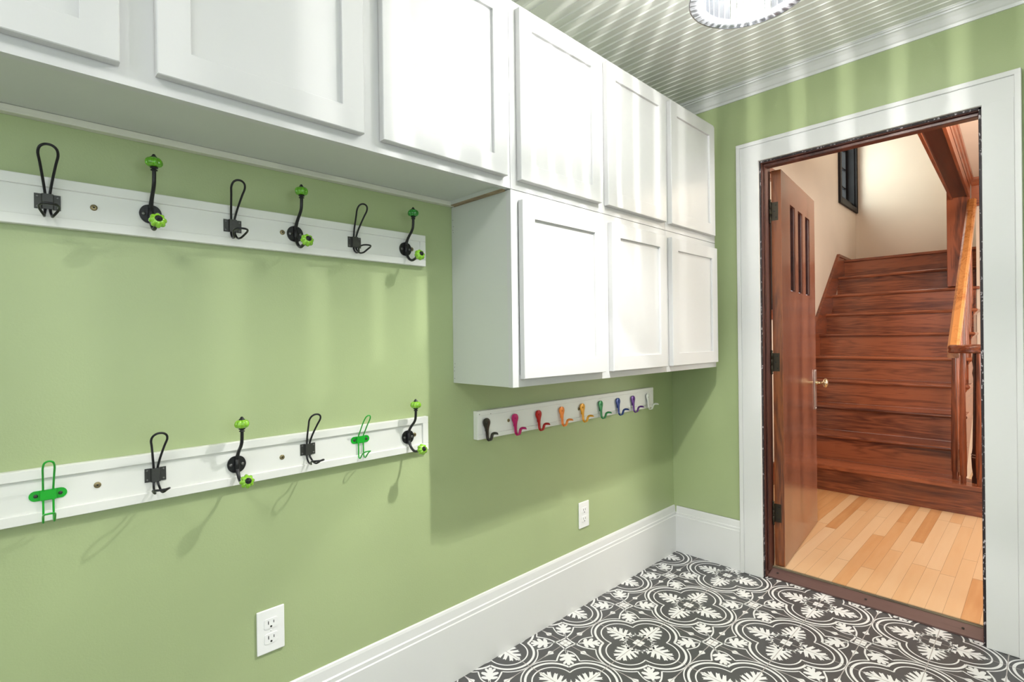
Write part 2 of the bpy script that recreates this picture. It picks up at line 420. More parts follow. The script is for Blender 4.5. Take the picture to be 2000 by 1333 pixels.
# ------------------------------------------------------------------ tiled floor (pattern is part of the floor's mesh)
def floor():
    T = .397 / 2
    cx, cy = .3388, -.102 - .397 * 12
    f = MB()
    f.cur = 0
    f.box((-.1, YB - .1, -.06), (XR + .1, WT * .35, 0))
    z1, z2 = .0004, .0007

    def strip(pts, w, z, closed=False):
        n = len(pts); V = []; F = []
        for i, p in enumerate(pts):
            a = pts[i - 1] if (i > 0 or closed) else pts[0]; b = pts[(i + 1) % n] if (i < n - 1 or closed) else pts[-1]
            t = Vector((b[0] - a[0], b[1] - a[1])); t.normalize(); nn = Vector((-t.y, t.x)) * (w / 2)
            ww = 1
            V += [(p[0] + nn.x, p[1] + nn.y, z), (p[0] - nn.x, p[1] - nn.y, z)]
        for i in range(n if closed else n - 1):
            j = (i + 1) % n; F.append((2 * i, 2 * i + 1, 2 * j + 1, 2 * j))
        return V, F

    def cr(pts, k=5):
        P = [Vector(p) for p in pts]; out = []
        for i in range(len(P) - 1):
            p0, p1, p2, p3 = P[max(i - 1, 0)], P[i], P[i + 1], P[min(i + 2, len(P) - 1)]
            for j in range(k):
                t = j / k
                out.append(tuple(0.5 * ((2 * p1) + (p2 - p0) * t + (2 * p0 - 5 * p1 + 4 * p2 - p3) * t * t + (3 * p1 - p0 - 3 * p2 + p3) * t ** 3)))
        out.append(tuple(P[-1])); return out

    shapes = []   # (verts, faces) in tile units about a medallion centre

    def rot(V, a, o=(0, 0)):
        c, s_ = math.cos(a), math.sin(a)
        return [(o[0] + x * c - y * s_, o[1] + x * s_ + y * c, z) for x, y, z in V]

    def arc(c, r, a0, a1, n=26): return [(c + r * math.cos(a0 + (a1 - a0) * i / n), r * math.sin(a0 + (a1 - a0) * i / n)) for i in range(n + 1)]

    H = math.pi / 2
    for c, r, w in ((.42, .378, .025), (.435, .485, .044)):
        k = (c + math.sqrt(2 * r * r - c * c)) / 2
        a = math.atan2(k, k - c)
        V, F = strip(arc(c, r, -a, a), w, 0)
        for i in range(4): shapes.append((rot(V, i * H), F))
    V, F = strip(arc(.445, .552, -math.radians(55), math.radians(55)), .024, 0)
    for i in range(4): shapes.append((rot(V, i * H), F))
    # palmette of the medallion, along +x
    half = [(.225, .010), (.25, .030), (.265, .060), (.262, .100), (.275, .150), (.310, .205), (.318, .165), (.312, .120), (.325, .085),
            (.345, .115), (.365, .165), (.400, .235), (.412, .200), (.445, .215), (.430, .165), (.412, .115), (.400, .070), (.425, .085), (.462, .135), (.505, .205),
            (.522, .175), (.560, .185), (.540, .135), (.512, .090), (.490, .048), (.530, .065), (.580, .105), (.632, .150), (.642, .115), (.680, .110), (.648, .075), (.600, .040), (.655, .042), (.705, .055), (.712, .030), (.750, .018)]
    leaf = half + [(.735, 0)] + [(x, -y) for x, y in half[::-1]]
    leaf = [(x, y, 0) for x, y in leaf]
    for i in range(4): shapes.append((rot(leaf, i * H), [tuple(range(len(leaf)))]))
    # scrolls between neighbouring palmettes
    V, F = strip(cr([(.315, .035), (.265, .070), (.215, .135), (.185, .185), (.135, .215), (.070, .265), (.035, .315)]), .038, 0)
    for i in range(4): shapes.append((rot(V, i * H), F))
    for tri in ([(.17, .16), (.245, .255), (.20, .155)], [(.16, .17), (.255, .245), (.155, .20)], [(.245, .09), (.285, .17), (.215, .135)], [(.09, .245), (.17, .285), (.135, .215)], [(.225, .10), (.195, .06), (.265, .06)], [(.10, .225), (.06, .195), (.06, .265)]):
        tv = [(x, y, 0) for x, y in tri]
        for i in range(4): shapes.append((rot(tv, i * H), [(0, 1, 2)]))
    for ox, oy in ((0, 0), (1, 1)):
        q = .088
        for sx in (-1, 1):
            for sy in (-1, 1):
                g = .006
                shapes.append(([(ox + sx * g, oy + sy * g, 0), (ox + sx * q, oy + sy * g, 0), (ox + sx * q, oy + sy * q, 0), (ox + sx * g, oy + sy * q, 0)], [(0, 1, 2, 3)]))
    # small cross between the medallions, centre (1,1): leaves on the diagonals
    h2 = [(.25, .012), (.32, .018), (.355, .030), (.350, .070), (.365, .115), (.395, .145), (.425, .140), (.430, .100), (.425, .055), (.455, .085), (.480, .130), (.520, .160), (.550, .140),
          (.545, .095), (.520, .045), (.560, .062), (.600, .095), (.640, .095), (.645, .065), (.605, .030), (.650, .032), (.672, .018)]
    lf = h2 + [(.672, 0)] + [(x, -y) for x, y in h2[::-1]]
    lf = [(x, y, 0) for x, y in lf]
    for i in range(4): shapes.append((rot(lf, math.pi / 4 + i * H, (1, 1)), [tuple(range(len(lf)))]))
    for pl, w in (([(-.545, -.245), (-.44, -.185), (-.32, -.135), (-.16, -.115), (-.02, -.125), (.10, -.155), (.18, -.20), (.215, -.235)], .030),
                  ([(-.245, -.545), (-.185, -.44), (-.145, -.33), (-.155, -.22), (-.20, -.15)], .024)):
        V, F = strip(cr(pl), w, 0)
        for i in range(4): shapes.append((rot(V, i * H, (1, 1)), F))
    kt = [(.36, .0), (.385, .022), (.415, .060), (.445, .052), (.50, .018), (.64, .005), (.66, 0)]
    kt = kt + [(x, -y) for x, y in kt[-2:0:-1]]
    kt = [(x, y, 0) for x, y in kt]
    for i in range(4): shapes.append((rot(kt, i * H, (1, 1)), [tuple(range(len(kt)))]))

    f.cur = 1
    cells = []
    nx0 = -2; ny = 26
    for i in range(-1, 6):
        for j in range(0, 14):
            ox, oy = cx + i * .397, cy + j * .397
            if oy > .05 + .2 or oy < YB - .2: continue
            for V, F in shapes:
                W = [(ox + x * T, oy + y * T, z1) for x, y, z in V]
                if all(-.02 < p[0] < XR + .05 and YB - .05 < p[1] < .035 for p in W): f.raw(W, F)
                else:   # trim the shape at the walls
                    bb = bmesh.new(); vs = [bb.verts.new(p) for p in W]
                    for q in F:
                        try: bb.faces.new([vs[k] for k in q])
                        except ValueError: pass
                    for co, no in (((-.02, 0, 0), (-1, 0, 0)), ((XR + .05, 0, 0), (1, 0, 0)), ((0, YB - .05, 0), (0, -1, 0)), ((0, .035, 0), (0, 1, 0))):
                        bmesh.ops.bisect_plane(bb, geom=bb.verts[:] + bb.edges[:] + bb.faces[:], plane_co=co, plane_no=no, clear_outer=True)
                    if bb.faces: f.bm(bb)
                    else: bb.free()
    f.cur = 2
    x = cx - 2 * T
    g = .0014
    while x < XR:
        if x > 0: f.raw([(x - g, YB, z2), (x + g, YB, z2), (x + g, .035, z2), (x - g, .035, z2)], [(0, 1, 2, 3)])
        x += T
    y = cy
    while y < .03:
        if y > YB: f.raw([(0, y - g, z2), (XR, y - g, z2), (XR, y + g, z2), (0, y + g, z2)], [(0, 1, 2, 3)])
        y += T
    struct(f.build('floor', [DARKTILE, LIGHTTILE, GROUT]), 'charcoal cement-tile floor with white quatrefoil and leaf pattern', 'floor')


floor()

# ------------------------------------------------------------------ walls
b = MB(); b.box((-.12, YB - .12, -.06), (0, .055, 2.6)); struct(b.build('wall_left', GREEN), 'green painted wall carrying the hook boards and cabinets', 'wall')
b = MB()
b.box((0, 0, -.06), (X1 - .012, .055, 2.6)); b.box((X2 + .012, 0, -.06), (XR + .12, .055, 2.6)); b.box((X1 - .012, 0, HI + .012), (X2 + .012, .055, 2.6))
struct(b.build('wall_end', GREEN), 'green painted wall around the doorway to the stairs', 'wall')
# right wall with added window opening
b = MB()
wy0, wy1, wz0, wz1 = -3.1, -1.5, .72, 2.02
b.box((XR, YB, 0), (XR + .12, wy0, 2.6)); b.box((XR, wy1, 0), (XR + .12, 0, 2.6)); b.box((XR, wy0, 0), (XR + .12, wy1, wz0)); b.box((XR, wy0, wz1), (XR + .12, wy1, 2.6))
struct(b.build('wall_right', GREEN), 'green painted wall on the right with an added side window', 'wall')
b = MB()
bx0, bx1, bz0, bz1 = .45, 1.95, .78, 2.18
b.box((0, YB - .12, 0), (bx0, YB, 2.6)); b.box((bx1, YB - .12, 0), (XR + .12, YB, 2.6)); b.box((bx0, YB - .12, 0), (bx1, YB, bz0)); b.box((bx0, YB - .12, bz1), (bx1, YB, 2.6))
struct(b.build('wall_back', GREEN), 'green painted wall behind the viewpoint with an added window', 'wall')

# beadboard ceiling, grooves along x, with a flat cover board
b = MB()
prof = []
y = 0.05; pitch = .0405
flat = (-1.205, -1.125)
while y > YB - .1:
    if y - pitch < flat[1] and y > flat[0]:
        prof += [(y, CZ), (flat[1] + .0, CZ), (flat[1], CZ - .004), (flat[0], CZ - .004), (flat[0], CZ)]
        y = flat[0]; continue
    prof += [(y, CZ), (y - .030, CZ), (y - .0315, CZ + .004), (y - .033, CZ + .0005), (y - .0355, CZ - .0022), (y - .038, CZ + .0005), (y - .0395, CZ + .004)]
    y -= pitch
prof += [(y, CZ), (y, CZ + .06), (.05, CZ + .06)]
n = len(prof)
V = [(-.1, p[0], p[1]) for p in prof] + [(XR + .1, p[0], p[1]) for p in prof]
b.raw(V, [(i, (i + 1) % n, (i + 1) % n + n, i + n) for i in range(n)])
struct(b.build('ceiling', CEIL), 'white painted beadboard ceiling', 'ceiling')


# crown moulding
def crown_poly(h=.056, d=.062):
    return [(0, -h), (.006, -h), (.010, -h + .010), (.016, -h + .014), (.030, -h + .030), (.044, -h + .040), (.052, -h + .042), (.052, -h + .048), (d, -h + .048), (d, 0), (0, 0)]


b = MB(); b.prism([(-p[0], CZ + p[1]) for p in crown_poly()], 'x', 0, XR)
struct(b.build('trim_1', TRIM), 'white crown moulding above the doorway wall', 'crown moulding')
b = MB(); b.prism([(p[0], CZ + p[1]) for p in crown_poly()], 'y', YB, -.062)
struct(b.build('trim_2', TRIM), 'white crown moulding above the cabinets on the left wall', 'crown moulding')


# baseboards
def base_poly(t=.017):
    return [(0, 0), (t, 0), (t, .196), (t - .003, .199), (t - .003, .211), (t - .007, .214), (t - .009, .240), (t - .0115, .2475), (t - .014, .2495), (0, .2495)]


b = MB(); b.prism([(p[0], p[1] + .001) for p in base_poly()], 'y', YB, 0)
struct(b.build('baseboard_left', TRIM), 'tall white baseboard along the green wall under the hooks', 'baseboard')
b = MB(); b.prism([(-p[0], p[1] + .001) for p in base_poly(.012)], 'x', .017, X0 - .0005)
struct(b.build('baseboard_end', TRIM), 'short white baseboard between the room corner and the door casing', 'baseboard')
b = MB(); b.prism([(-p[0], p[1] + .001) for p in base_poly(.012)], 'x', X3 + .0005, XR)
struct(b.build('baseboard_right', TRIM), 'white baseboard right of the door casing', 'baseboard')

# door casing (flat board, raised back band)
b = MB()
def casing_side(xo, xi, zt):
    s_ = 1 if xi > xo else -1
    b.box((xo, -.024, .001), (xo + s_ * .019, 0, zt), .002)
    b.box((xo + s_ * .019, -.0185, .001), (xi, 0, zt - .019), .0015)
casing_side(X0, X1, HT); casing_side(X3, X2, HT)
b.box((X0, -.0245, HT - .019), (X3, 0, HT), .002)
b.box((X0 + .015, -.0187, HI), (X3 - .015, 0, HT - .019), .0015)
struct(b.build('trim_3', TRIM), 'white painted casing around the doorway', 'door casing')
# jamb
b = MB()
b.cur = 1
for xa, xb in ((X1 + .0005, X1 + .0055), (X2 - .0085, X2 - .0005)):
    b.box((xa, -.004, .002), (xb, .004, HI - .001))
b.box((X1 + .0005, -.004, HI - .008), (X2 - .0005, .004, HI - .001))
b.cur = 0
b.box((X1 - .011, .002, .002), (X1 + .010, WT, HI + .01), .002); b.box((X2 - .010, .002, .002), (X2 + .011, WT, HI + .01), .002)
b.box((X1 + .008, .002, HI - .011), (X2 - .008, WT, HI + .011), .002)
b.box((X1 + .009, .018, HI - .026), (X2 - .009, .062, HI - .010), .003)
b.box((X1 + .009, .018, .03), (X1 + .018, .060, HI - .012), .003)
struct(b.build('trim_4', [JAMB, CHIPPED]), 'dark varnished wooden door jamb with chipped paint edge', 'door jamb')
# threshold
b = MB()
b.prism([(.018, .001), (.092, .001), (.092, .031), (.072, .031), (.066, .028), (.026, .011), (.018, .008)], 'x', X1 + .011, X2 - .011)
b.cur = 1
b.box((X1 + .011, .074, .0305), (X2 - .011, .094, .0335), .001)
b.cur = 2
for hx in (.52, .88, 1.20): b.lathe([(.005, .0), (.005, .0006)], (hx, .046, .0212), (0, -.35, 1), 10)
struct(b.build('trim_5', [THRESH, THRESH_W, DARKHOLE]), 'worn purple-brown wooden threshold of the doorway', 'threshold')


# ------------------------------------------------------------------ unseen mudroom windows added for the fill lights (behind and beside the viewpoint)
def window(name, axis, fixed, a0, a1, z0, z1, depth, mt, label, rows=2, cols=2, inward=1):
    """fixed: wall face coordinate; inward: +1/-1 direction into the room"""
    def bx(B, a, b_, za, zb, d0, d1, bev=.003):
        if axis == 'y': B.box((fixed + inward * d0, a, za), (fixed + inward * d1, b_, zb), bev)
        else: B.box((a, fixed + inward * d0, za), (b_, fixed + inward * d1, zb), bev)
    e = empty(name, (fixed, (a0 + a1) / 2, z0) if axis == 'y' else ((a0 + a1) / 2, fixed, z0))
    B = MB(); w = .07
    bx(B, a0 - w, a0, z0 - .02, z1 + w, .0005, .02); bx(B, a1, a1 + w, z0 - .02, z1 + w, .0005, .02); bx(B, a0, a1, z1, z1 + w, .0005, .02); bx(B, a0 - w, a1 + w, z0 - w, z0 - .02, .0005, .018)
    B.build('window_frame', mt, e)
    B = MB(); bx(B, a0 - w - .01, a1 + w + .01, z0 - .02, z0, -.03, .045); B.build('window_sill', mt, e)
    B = MB(); s_ = .035
    bx(B, a0, a0 + s_, z0, z1, -.08, -.045); bx(B, a1 - s_, a1, z0, z1, -.08, -.045); bx(B, a0 + s_, a1 - s_, z0, z0 + s_, -.08, -.045); bx(B, a0 + s_, a1 - s_, z1 - s_, z1, -.08, -.045)
    for i in range(1, rows): zc = z0 + (z1 - z0) * i / rows; bx(B, a0 + s_, a1 - s_, zc - .009, zc + .009, -.075, -.050, .001)
    for i in range(1, cols): ac = a0 + (a1 - a0) * i / cols; bx(B, ac - .009, ac + .009, z0 + s_, z1 - s_, -.074, -.051, .001)
    sash = B.build('sash', mt, e)
    B = MB(); bx(B, a0 + s_, a1 - s_, z0 + s_, z1 - s_, -.0635, -.0615, 0); B.build('glass', GLASS, sash)
    return struct(e, label, 'window')


window('window_1', 'x', YB, bx0, bx1, bz0, bz1, .1, TRIM, 'unseen white window added for fill light in the wall behind the viewpoint', 2, 2, 1)
window('window_2', 'y', XR, wy0, wy1, wz0, wz1, .1, TRIM, 'unseen white window added for fill light in the right wall', 2, 2, -1)


# ------------------------------------------------------------------ cabinets
def shaker_door(y0, y1, z0, z1, parent):
    b = MB(); x0, x1 = D + .0015, D + .0215; w = .054; g = .0015
    rim = [(y0, z0), (y1, z0), (y1, z1), (y0, z1)]
    def ring(d, x): return [(x, y0 + d, z0 + d), (x, y1 - d, z0 + d), (x, y1 - d, z1 - d), (x, y0 + d, z1 - d)]
    R_ = [ring(0, x0), ring(0, x1 - g), ring(g, x1), ring(w - .001, x1), ring(w, x1 - .001), ring(w, x1 - .009)]
    V = [p for r in R_ for p in r]; F = [(0, 1, 2, 3), (20, 21, 22, 23)]
    for k in range(5):
        for q in range(4): F.append((4 * k + q, 4 * k + (q + 1) % 4, 4 * k + 4 + (q + 1) % 4, 4 * k + 4 + q))
    b.raw(V, F)
    return b.build('door', WHITE, parent)


def cabinet(y0, y1, z0, z1, doors, label, name='wall_cabinet', right_end=False, left_end=False, group=None):
    e = empty(name, (0, (y0 + y1) / 2, z0))
    t = .016; b = MB()
    gx = .001
    # side panels, top, recessed bottom, back
    b.cur = 0
    b.box((gx, y0 + .0008, z0 + .0008), (D - .019, y0 + t, z1 - .001)); b.box((gx, y1 - t, z0 + .0008), (D - .019, y1 - .0008, z1 - .001))
    b.box((gx, y0 + t, z1 - t), (D - .019, y1 - t, z1 - .001)); b.box((gx, y0 + t, z0 + .014), (D - .019, y1 - t, z0 + .030)); b.box((gx, y0 + t, z0 + .03), (.008, y1 - t, z1 - t))
    b.build('carcass', WHITE_PANEL, e)
    fr = MB(); s_ = .030; yc0, yc1 = y0 + .0004, y1 - .0004
    fr.box((D - .019, yc0, z0 + .0004), (D, yc0 + s_, z1 - .0004)); fr.box((D - .019, yc1 - s_, z0 + .0004), (D, yc1, z1 - .0004))
    fr.box((D - .019, yc0 + s_, z1 - .034), (D - .00003, yc1 - s_, z1 - .0004)); fr.box((D - .019, yc0 + s_, z0 + .0004), (D - .00003, yc1 - s_, z0 + .038))
    for i in range(len(doors) - 1):
        m_ = (doors[i][1] + doors[i + 1][0]) / 2; fr.box((D - .019, m_ - .03, z0 + .038), (D - .00002, m_ + .03, z1 - .034))
    fr.build('face_frame', WHITE, e)
    for d in doors: shaker_door(d[0], d[1], d[2], d[3], e)
    if z0 > 1.5 and left_end is not None and y1 < -1.4:
        h = MB(); h.box((gx, y0 + .001, z0 - .0015), (.022, y1 - .001, z0 + .0135), .0008)
        h.build('hanging_rail', RAWTRIM, e)
    if right_end:
        h = MB(); h.box((.022, y1 - .0165, z0 - .0012), (D - .019, y1 - .003, z0 + .0012)); h.box((.022, y1 - .0035, z0 - .004), (D - .022, y1 - .0005, z0 + .0008))
        h.build('raw_edge', RAWPLY, e)
    if left_end:
        for zz in (z1 - .045, z1 - .068, z1 - .080, z1 - .088, z0 + .016, z0 + .042, z0 + .055, z0 + .067):
            h = MB(); h.lathe([(.0011, 0), (.0011, .0006)], (.009 + .002 * math.sin(zz * 900), y0 + .0006, zz), (0, -1, 0), 8); h.build('nail_hole', DARKHOLE, e)
    return tag(e, label, 'cabinet', group)


ZL0, ZS, ZT = 1.024, 1.6335, 2.216
uz0, uz1 = 1.6635, 2.193
lz0, lz1 = 1.050, 1.604
cabinet(-2.905, -1.5125, ZS + .0012, ZT, [(-2.88, -2.4705, uz0, uz1), (-2.4165, -2.0075, uz0, uz1), (-1.957, -1.540, uz0, uz1)], 'long white three-door upper cabinet directly above the upper hook board', right_end=True)
cabinet(-1.5115, -.5905, ZS + .0012, ZT, [(-1.484, -1.070, uz0, uz1), (-1.030, -.612, uz0, uz1)], 'white two-door upper cabinet stacked on the lower two-door cabinet')
cabinet(-.5895, -.110, ZS + .0012, ZT, [(-.568, -.148, uz0, uz1)], 'single-door upper white cabinet at the room corner, in the top row')
cabinet(-1.5115, -.5905, ZL0, ZS, [(-1.480, -1.060, lz0, lz1), (-1.010, -.615, lz0, lz1)], 'lower two-door white cabinet whose side panel faces the hook boards', left_end=True)
cabinet(-.5895, -.110, ZL0, ZS, [(-.570, -.132, lz0, lz1)], 'single-door lower white cabinet at the room corner, in the bottom row')


# ------------------------------------------------------------------ hook boards
def screw(parent, y, z, x, name='screw'):
    s_ = MB(); s_.lathe([(.0065, 0), (.0065, .0012), (.0052, .0022), (.0018, .0022)], (x, y, z), (1, 0, 0), 16)
    o = s_.build(name, [BRASS], parent)
    h = MB(); h.box((x + .0008, y - .0016, z - .0016), (x + .0026, y + .0016, z + .0016)); h.build('screw_slot', DARKHOLE, o)


def hook_board(y0, y1, z0, z1, label, screws):
    e = empty('hook_board', (0, (y0 + y1) / 2, z0))
    b = MB(); w = .021; xb = .0125; xf = .0185
    b.box((.0008, y0, z0), (xb, y1, z1), .0008)
    b.box((xb - .001, y0, z1 - w), (xf, y1, z1), .0012); b.box((xb - .001, y0, z0), (xf, y1, z0 + w), .0012)
    b.box((xb - .001, y1 - w, z0 + w), (xf - .0002, y1, z1 - w), .0012)
    b.prism([(y1 - w, z1 - w), (y1 - .001, z1 - .001), (y1 - .0014, z1 - .0006), (y1 - w - .0006, z1 - w + .0002)], 'x', xf - .0001, xf + .00006)
    b.build('board', BOARD, e)
    for (y, z) in screws: screw(e, y, z, xb)
    return tag(e, label, 'hook board')


hook_board(-2.95, -1.6315, 1.4165, 1.5175, 'long white board of hooks just below the upper cabinets', [(-2.482, 1.468), (-2.088, 1.468), (-1.682, 1.468)])
hook_board(-2.95, -1.6305, .815, .9235, 'long white board of hooks lower on the wall, above the left outlet', [(-2.483, .871), (-2.097, .866), (-1.681, .869)])
e = empty('hook_board', (0, -.835, .815))
b = MB(); b.box((.0008, -1.4245, .815), (.0205, -.2415, .917), .001)
b.box((.019, -1.4245, .900), (.0255, -.2415, .917), .0012); b.box((.019, -1.4245, .815), (.0255, -.2415, .832), .0012)
b.box((.019, -1.4245, .832), (.0253, -1.402, .900), .0012); b.box((.019, -.264, .832), (.0253, -.2415, .900), .0012)
b.box((.019, -1.402, .832), (.0240, -.264, .900), .0006)
b.build('board', BOARD, e)
for yy, zz in ((-1.416, .906), (-1.362, .903)):
    b = MB(); b.lathe([(.0016, 0), (.0016, .0004)], (.0254, yy, zz), (1, 0, 0), 8); b.build('nail_hole', DARKHOLE, e)
for yy in (-1.272, -.852): screw(e, yy, .868, .024)
tag(e, 'short white board under the lower cabinets holding nine rainbow hooks', 'hook board')


# ------------------------------------------------------------------ knob coat hooks (origin: middle of the backplate on the board)
def knob_hook(top_mat):
    e = empty('knob_coat_hook', (0, 0, 0))
    b = MB()
    pts = []
    for i in range(32):                      # shield plate with two ears
        a = 2 * math.pi * i / 32
        ry = .0215 * abs(math.cos(a)) ** .75 * (1 if math.cos(a) > 0 else -1)
        rz = .0205 * (abs(math.sin(a)) ** 1.15) * (1 if math.sin(a) > 0 else -1)
        if math.sin(a) < 0: rz *= 1.05
        pts.append((ry, rz))
    b.prism(pts, 'x', .0002, .0042)
    b.tube([(.003, 0, .021), (.006, 0, .012), (.009, 0, 0), (.007, 0, -.012), (.004, 0, -.022)], [.003, .0050, .0058, .0052, .0035], 10)
    b.build('backplate', BLACKIRON, e)
    for sy in (-1, 1):
        s_ = MB(); s_.lathe([(.0042, 0), (.0042, .0012), (.0025, .0022), (0.0001, .0024)], (.0042, sy * .0135, -.001), (1, 0, 0), 12); s_.build('screw', SCREWGREY, e)
    ox = -.0125
    b = MB()
    up = [(.016, 0, .008), (.0215, 0, .018), (.029, 0, .029), (.040, 0, .040), (.051, 0, .0495), (.059, 0, .061), (.0615, 0, .077), (.062, 0, .088)]
    b.tube([(x + ox, y, z) for x, y, z in up], [.0056, .0046, .0042, .0040, .0040, .0040, .0040, .0040], 12)
    lo = [(.016, 0, -.006), (.023, 0, -.017), (.030, 0, -.028), (.040, 0, -.0365), (.053, 0, -.0405), (.066, 0, -.0385), (.077, 0, -.0345)]
    b.tube([(x + ox, y, z) for x, y, z in lo], [.0060, .0048, .0042, .0040, .0040, .0040, .0040], 12)
    b.build('arm', BLACKIRON, e)
    for org, ax, mt in (((.062 + ox, 0, .087), (0, 0, 1), top_mat), ((.077 + ox, 0, -.0345), (.95, 0, .30), LIME)):
        A = Vector(ax).normalized(); O = Vector(org)
        k = MB()
        k.lathe([(.0055, .009), (.010, .0092), (.0145, .0115), (.0168, .0155), (.0172, .0195), (.0155, .0245), (.0120, .0280), (.0070, .0295), (.0001, .0298)], O, A, 64, 8, .20)
        ko = k.build('knob', mt, e)
        c = MB(); c.lathe([(.0052, 0), (.0068, .0008), (.0068, .0022), (.0046, .0032), (.0046, .0050), (.0076, .0060), (.0076, .0078), (.0055, .0092)], O, A, 20)
        c.build('collar', BLACKIRON, ko)
        c = MB(); c.lathe([(.0074, .0287), (.0072, .0300), (.0054, .0318), (.0040, .0332), (.0034, .0352), (.0020, .0368), (.0001, .0373)], O, A, 20)
        c.build('finial', BLACKIRON, ko)
    return e


BX = .0125
kp = knob_hook(LIMEGLASS)
kspec = [(-2.381, 1.470, LIMEGLASS, 'black iron hook with lime knobs, leftmost knob hook on the upper board'),
         (-2.055, 1.468, LIMEGLASS, 'black iron hook with lime knobs, middle knob hook on the upper board'),
         (-1.707, 1.466, EMERALD, 'black iron hook with emerald top knob at the right end of the upper board'),
         (-2.209, .868, LIME, 'black iron hook with lime knobs near the middle of the lower board'),
         (-1.707, .866, LIME, 'black iron hook with lime knobs at the right end of the lower board')]
for i, (y, z, mt, lab) in enumerate(kspec):
    o = kp if i == 0 else copy_tree(kp)
    o.location = (BX, y, z)
    tag(o, lab, 'coat hook', 'black knob hooks on the two long boards')
    if mt is not LIMEGLASS:
        ks = [c for c in kids(o) if c.name.startswith('knob')]
        tk = min(ks, key=lambda c: c.data.vertices[0].co.x)
        tk.data = tk.data.copy(); tk.data.materials[0] = mt


# ------------------------------------------------------------------ wire coat hooks
def wire_path(s_, top, bot, pts):
    return pts


def wire_hook(green=False):
    e = empty('wire_coat_hook', (0, 0, 0))
    ox = -.0125
    mw, mp_ = (GREENWIRE, GREENWIRE) if green else (WIREBLACK, GREYIRON)
    b = MB()
    if not green:
        h = .0155
        prof = [(-.0205, .0002), (-.0085, .0002), (-.0070, .0072), (.0070, .0072), (.0085, .0002), (.0205, .0002), (.0205, .0018), (.0098, .0018), (.0082, .0084), (-.0082, .0084), (-.0098, .0018), (-.0205, .0018)]
        b.prism([(x, y) for y, x in prof], 'z', -h, h)
        b.build('plate', mp_, e)
        for sy in (-1, 1):
            for sz in (-1, 1):
                s_ = MB(); s_.lathe([(.0024, 0), (.0024, .0006), (.0012, .0009), (.0001, .0009)], (.0018, sy * .0155, sz * .0105), (1, 0, 0), 10); s_.build('screw', SCREWGREY, e)
        half = [(.0166, .0040, -.016), (.0164, .0036, 0), (.0170, .0036, .014), (.0290, .0070, .040), (.050, .0120, .070), (.0615, .0150, .085), (.0685, .0130, .095), (.0715, .0070, .1005)]
        loop = [(x + ox, y, z) for x, y, z in half] + [(.0722 + ox, 0, .1020)] + [(x + ox, -y, z) for x, y, z in half[::-1]]
        low = [(.0190, .0045, -.022), (.0255, .0055, -.028), (.036, .0062, -.0335), (.047, .0065, -.0345), (.056, .0085, -.033), (.066, .0135, -.026), (.078, .0150, -.0215), (.089, .0115, -.0195), (.0945, .0055, -.019)]
        path = [(x + ox, -y, z) for x, y, z in low[::-1]][:] + loop[::-1][0:0]
        full = [(.0955 + ox, 0, -.019)] + [(x + ox, y, z) for x, y, z in low[::-1]] + loop + [(x + ox, -y, z) for x, y, z in low]
        w = MB(); w.tube(full, .0025, 8, 3, closed=True); w.build('wire', mw, e)
    else:
        pts = []
        for i in range(24):
            a = 2 * math.pi * i / 24; c = .019 if math.cos(a) > 0 else -.019
            pts.append((c + .0105 * math.cos(a), .0105 * math.sin(a)))
        b.prism(pts, 'x', .0002, .0016)
        b.box((.0002, -.0125, -.0103), (.0070, .0125, .0103), .0012)
        b.build('plate', mp_, e)
        for sy in (-1, 1):
            s_ = MB(); s_.lathe([(.0036, 0), (.0036, .0010), (.0018, .0018), (.0001, .0018)], (.0016, sy * .019, 0), (1, 0, 0), 12); s_.build('screw', GREYIRON, e)
        half = [(.0178, .0078, -.030), (.0178, .0078, -.008), (.0180, .0078, .010), (.025, .0080, .021), (.042, .0085, .045), (.056, .0088, .062), (.0635, .0070, .072), (.066, .0035, .0755)]
        loop = [(x + ox, y, z) for x, y, z in half] + [(.0666 + ox, 0, .0765)] + [(x + ox, -y, z) for x, y, z in half[::-1]]
        low = [(.0178, .0080, -.044), (.0200, .0082, -.0505), (.0255, .0084, -.0530), (.0315, .0086, -.0500), (.041, .0090, -.040), (.052, .0088, -.0325), (.062, .0065, -.0285), (.0655, .0030, -.0275)]
        full = [(.066 + ox, 0, -.0272)] + [(x + ox, y, z) for x, y, z in low[::-1]] + loop + [(x + ox, -y, z) for x, y, z in low]
        w = MB(); w.tube(full, .0019, 8, 3, closed=True); w.build('wire', mw, e)
    return e


wp = wire_hook(); gp = wire_hook(True)
wspec = [(-2.556, 1.467, 'black wire loop hook at the left end of the upper board'),
         (-2.210, 1.467, 'black wire loop hook on the upper board between its left and middle knob hooks'),
         (-1.881, 1.466, 'black wire loop hook on the upper board between its middle and right knob hooks'),
         (-2.379, .874, 'black wire hook on the lower board, between left green hook and knob hook'),
         (-2.028, .877, 'black wire hook on the lower board, between knob hook and right green hook')]
for i, (y, z, lab) in enumerate(wspec):
    o = wp if i == 0 else copy_tree(wp)
    o.location = (BX, y, z); tag(o, lab, 'coat hook', 'black wire hooks on the two long boards')
gspec = [(-2.562, .868, 'bright green wire hook at the left end of the lower board'),
         (-1.871, .881, 'bright green wire hook on the right half of the lower board')]
for i, (y, z, lab) in enumerate(gspec):
    o = gp if i == 0 else copy_tree(gp)
    o.location = (BX, y, z); tag(o, lab, 'coat hook', 'green wire hooks on the lower board')


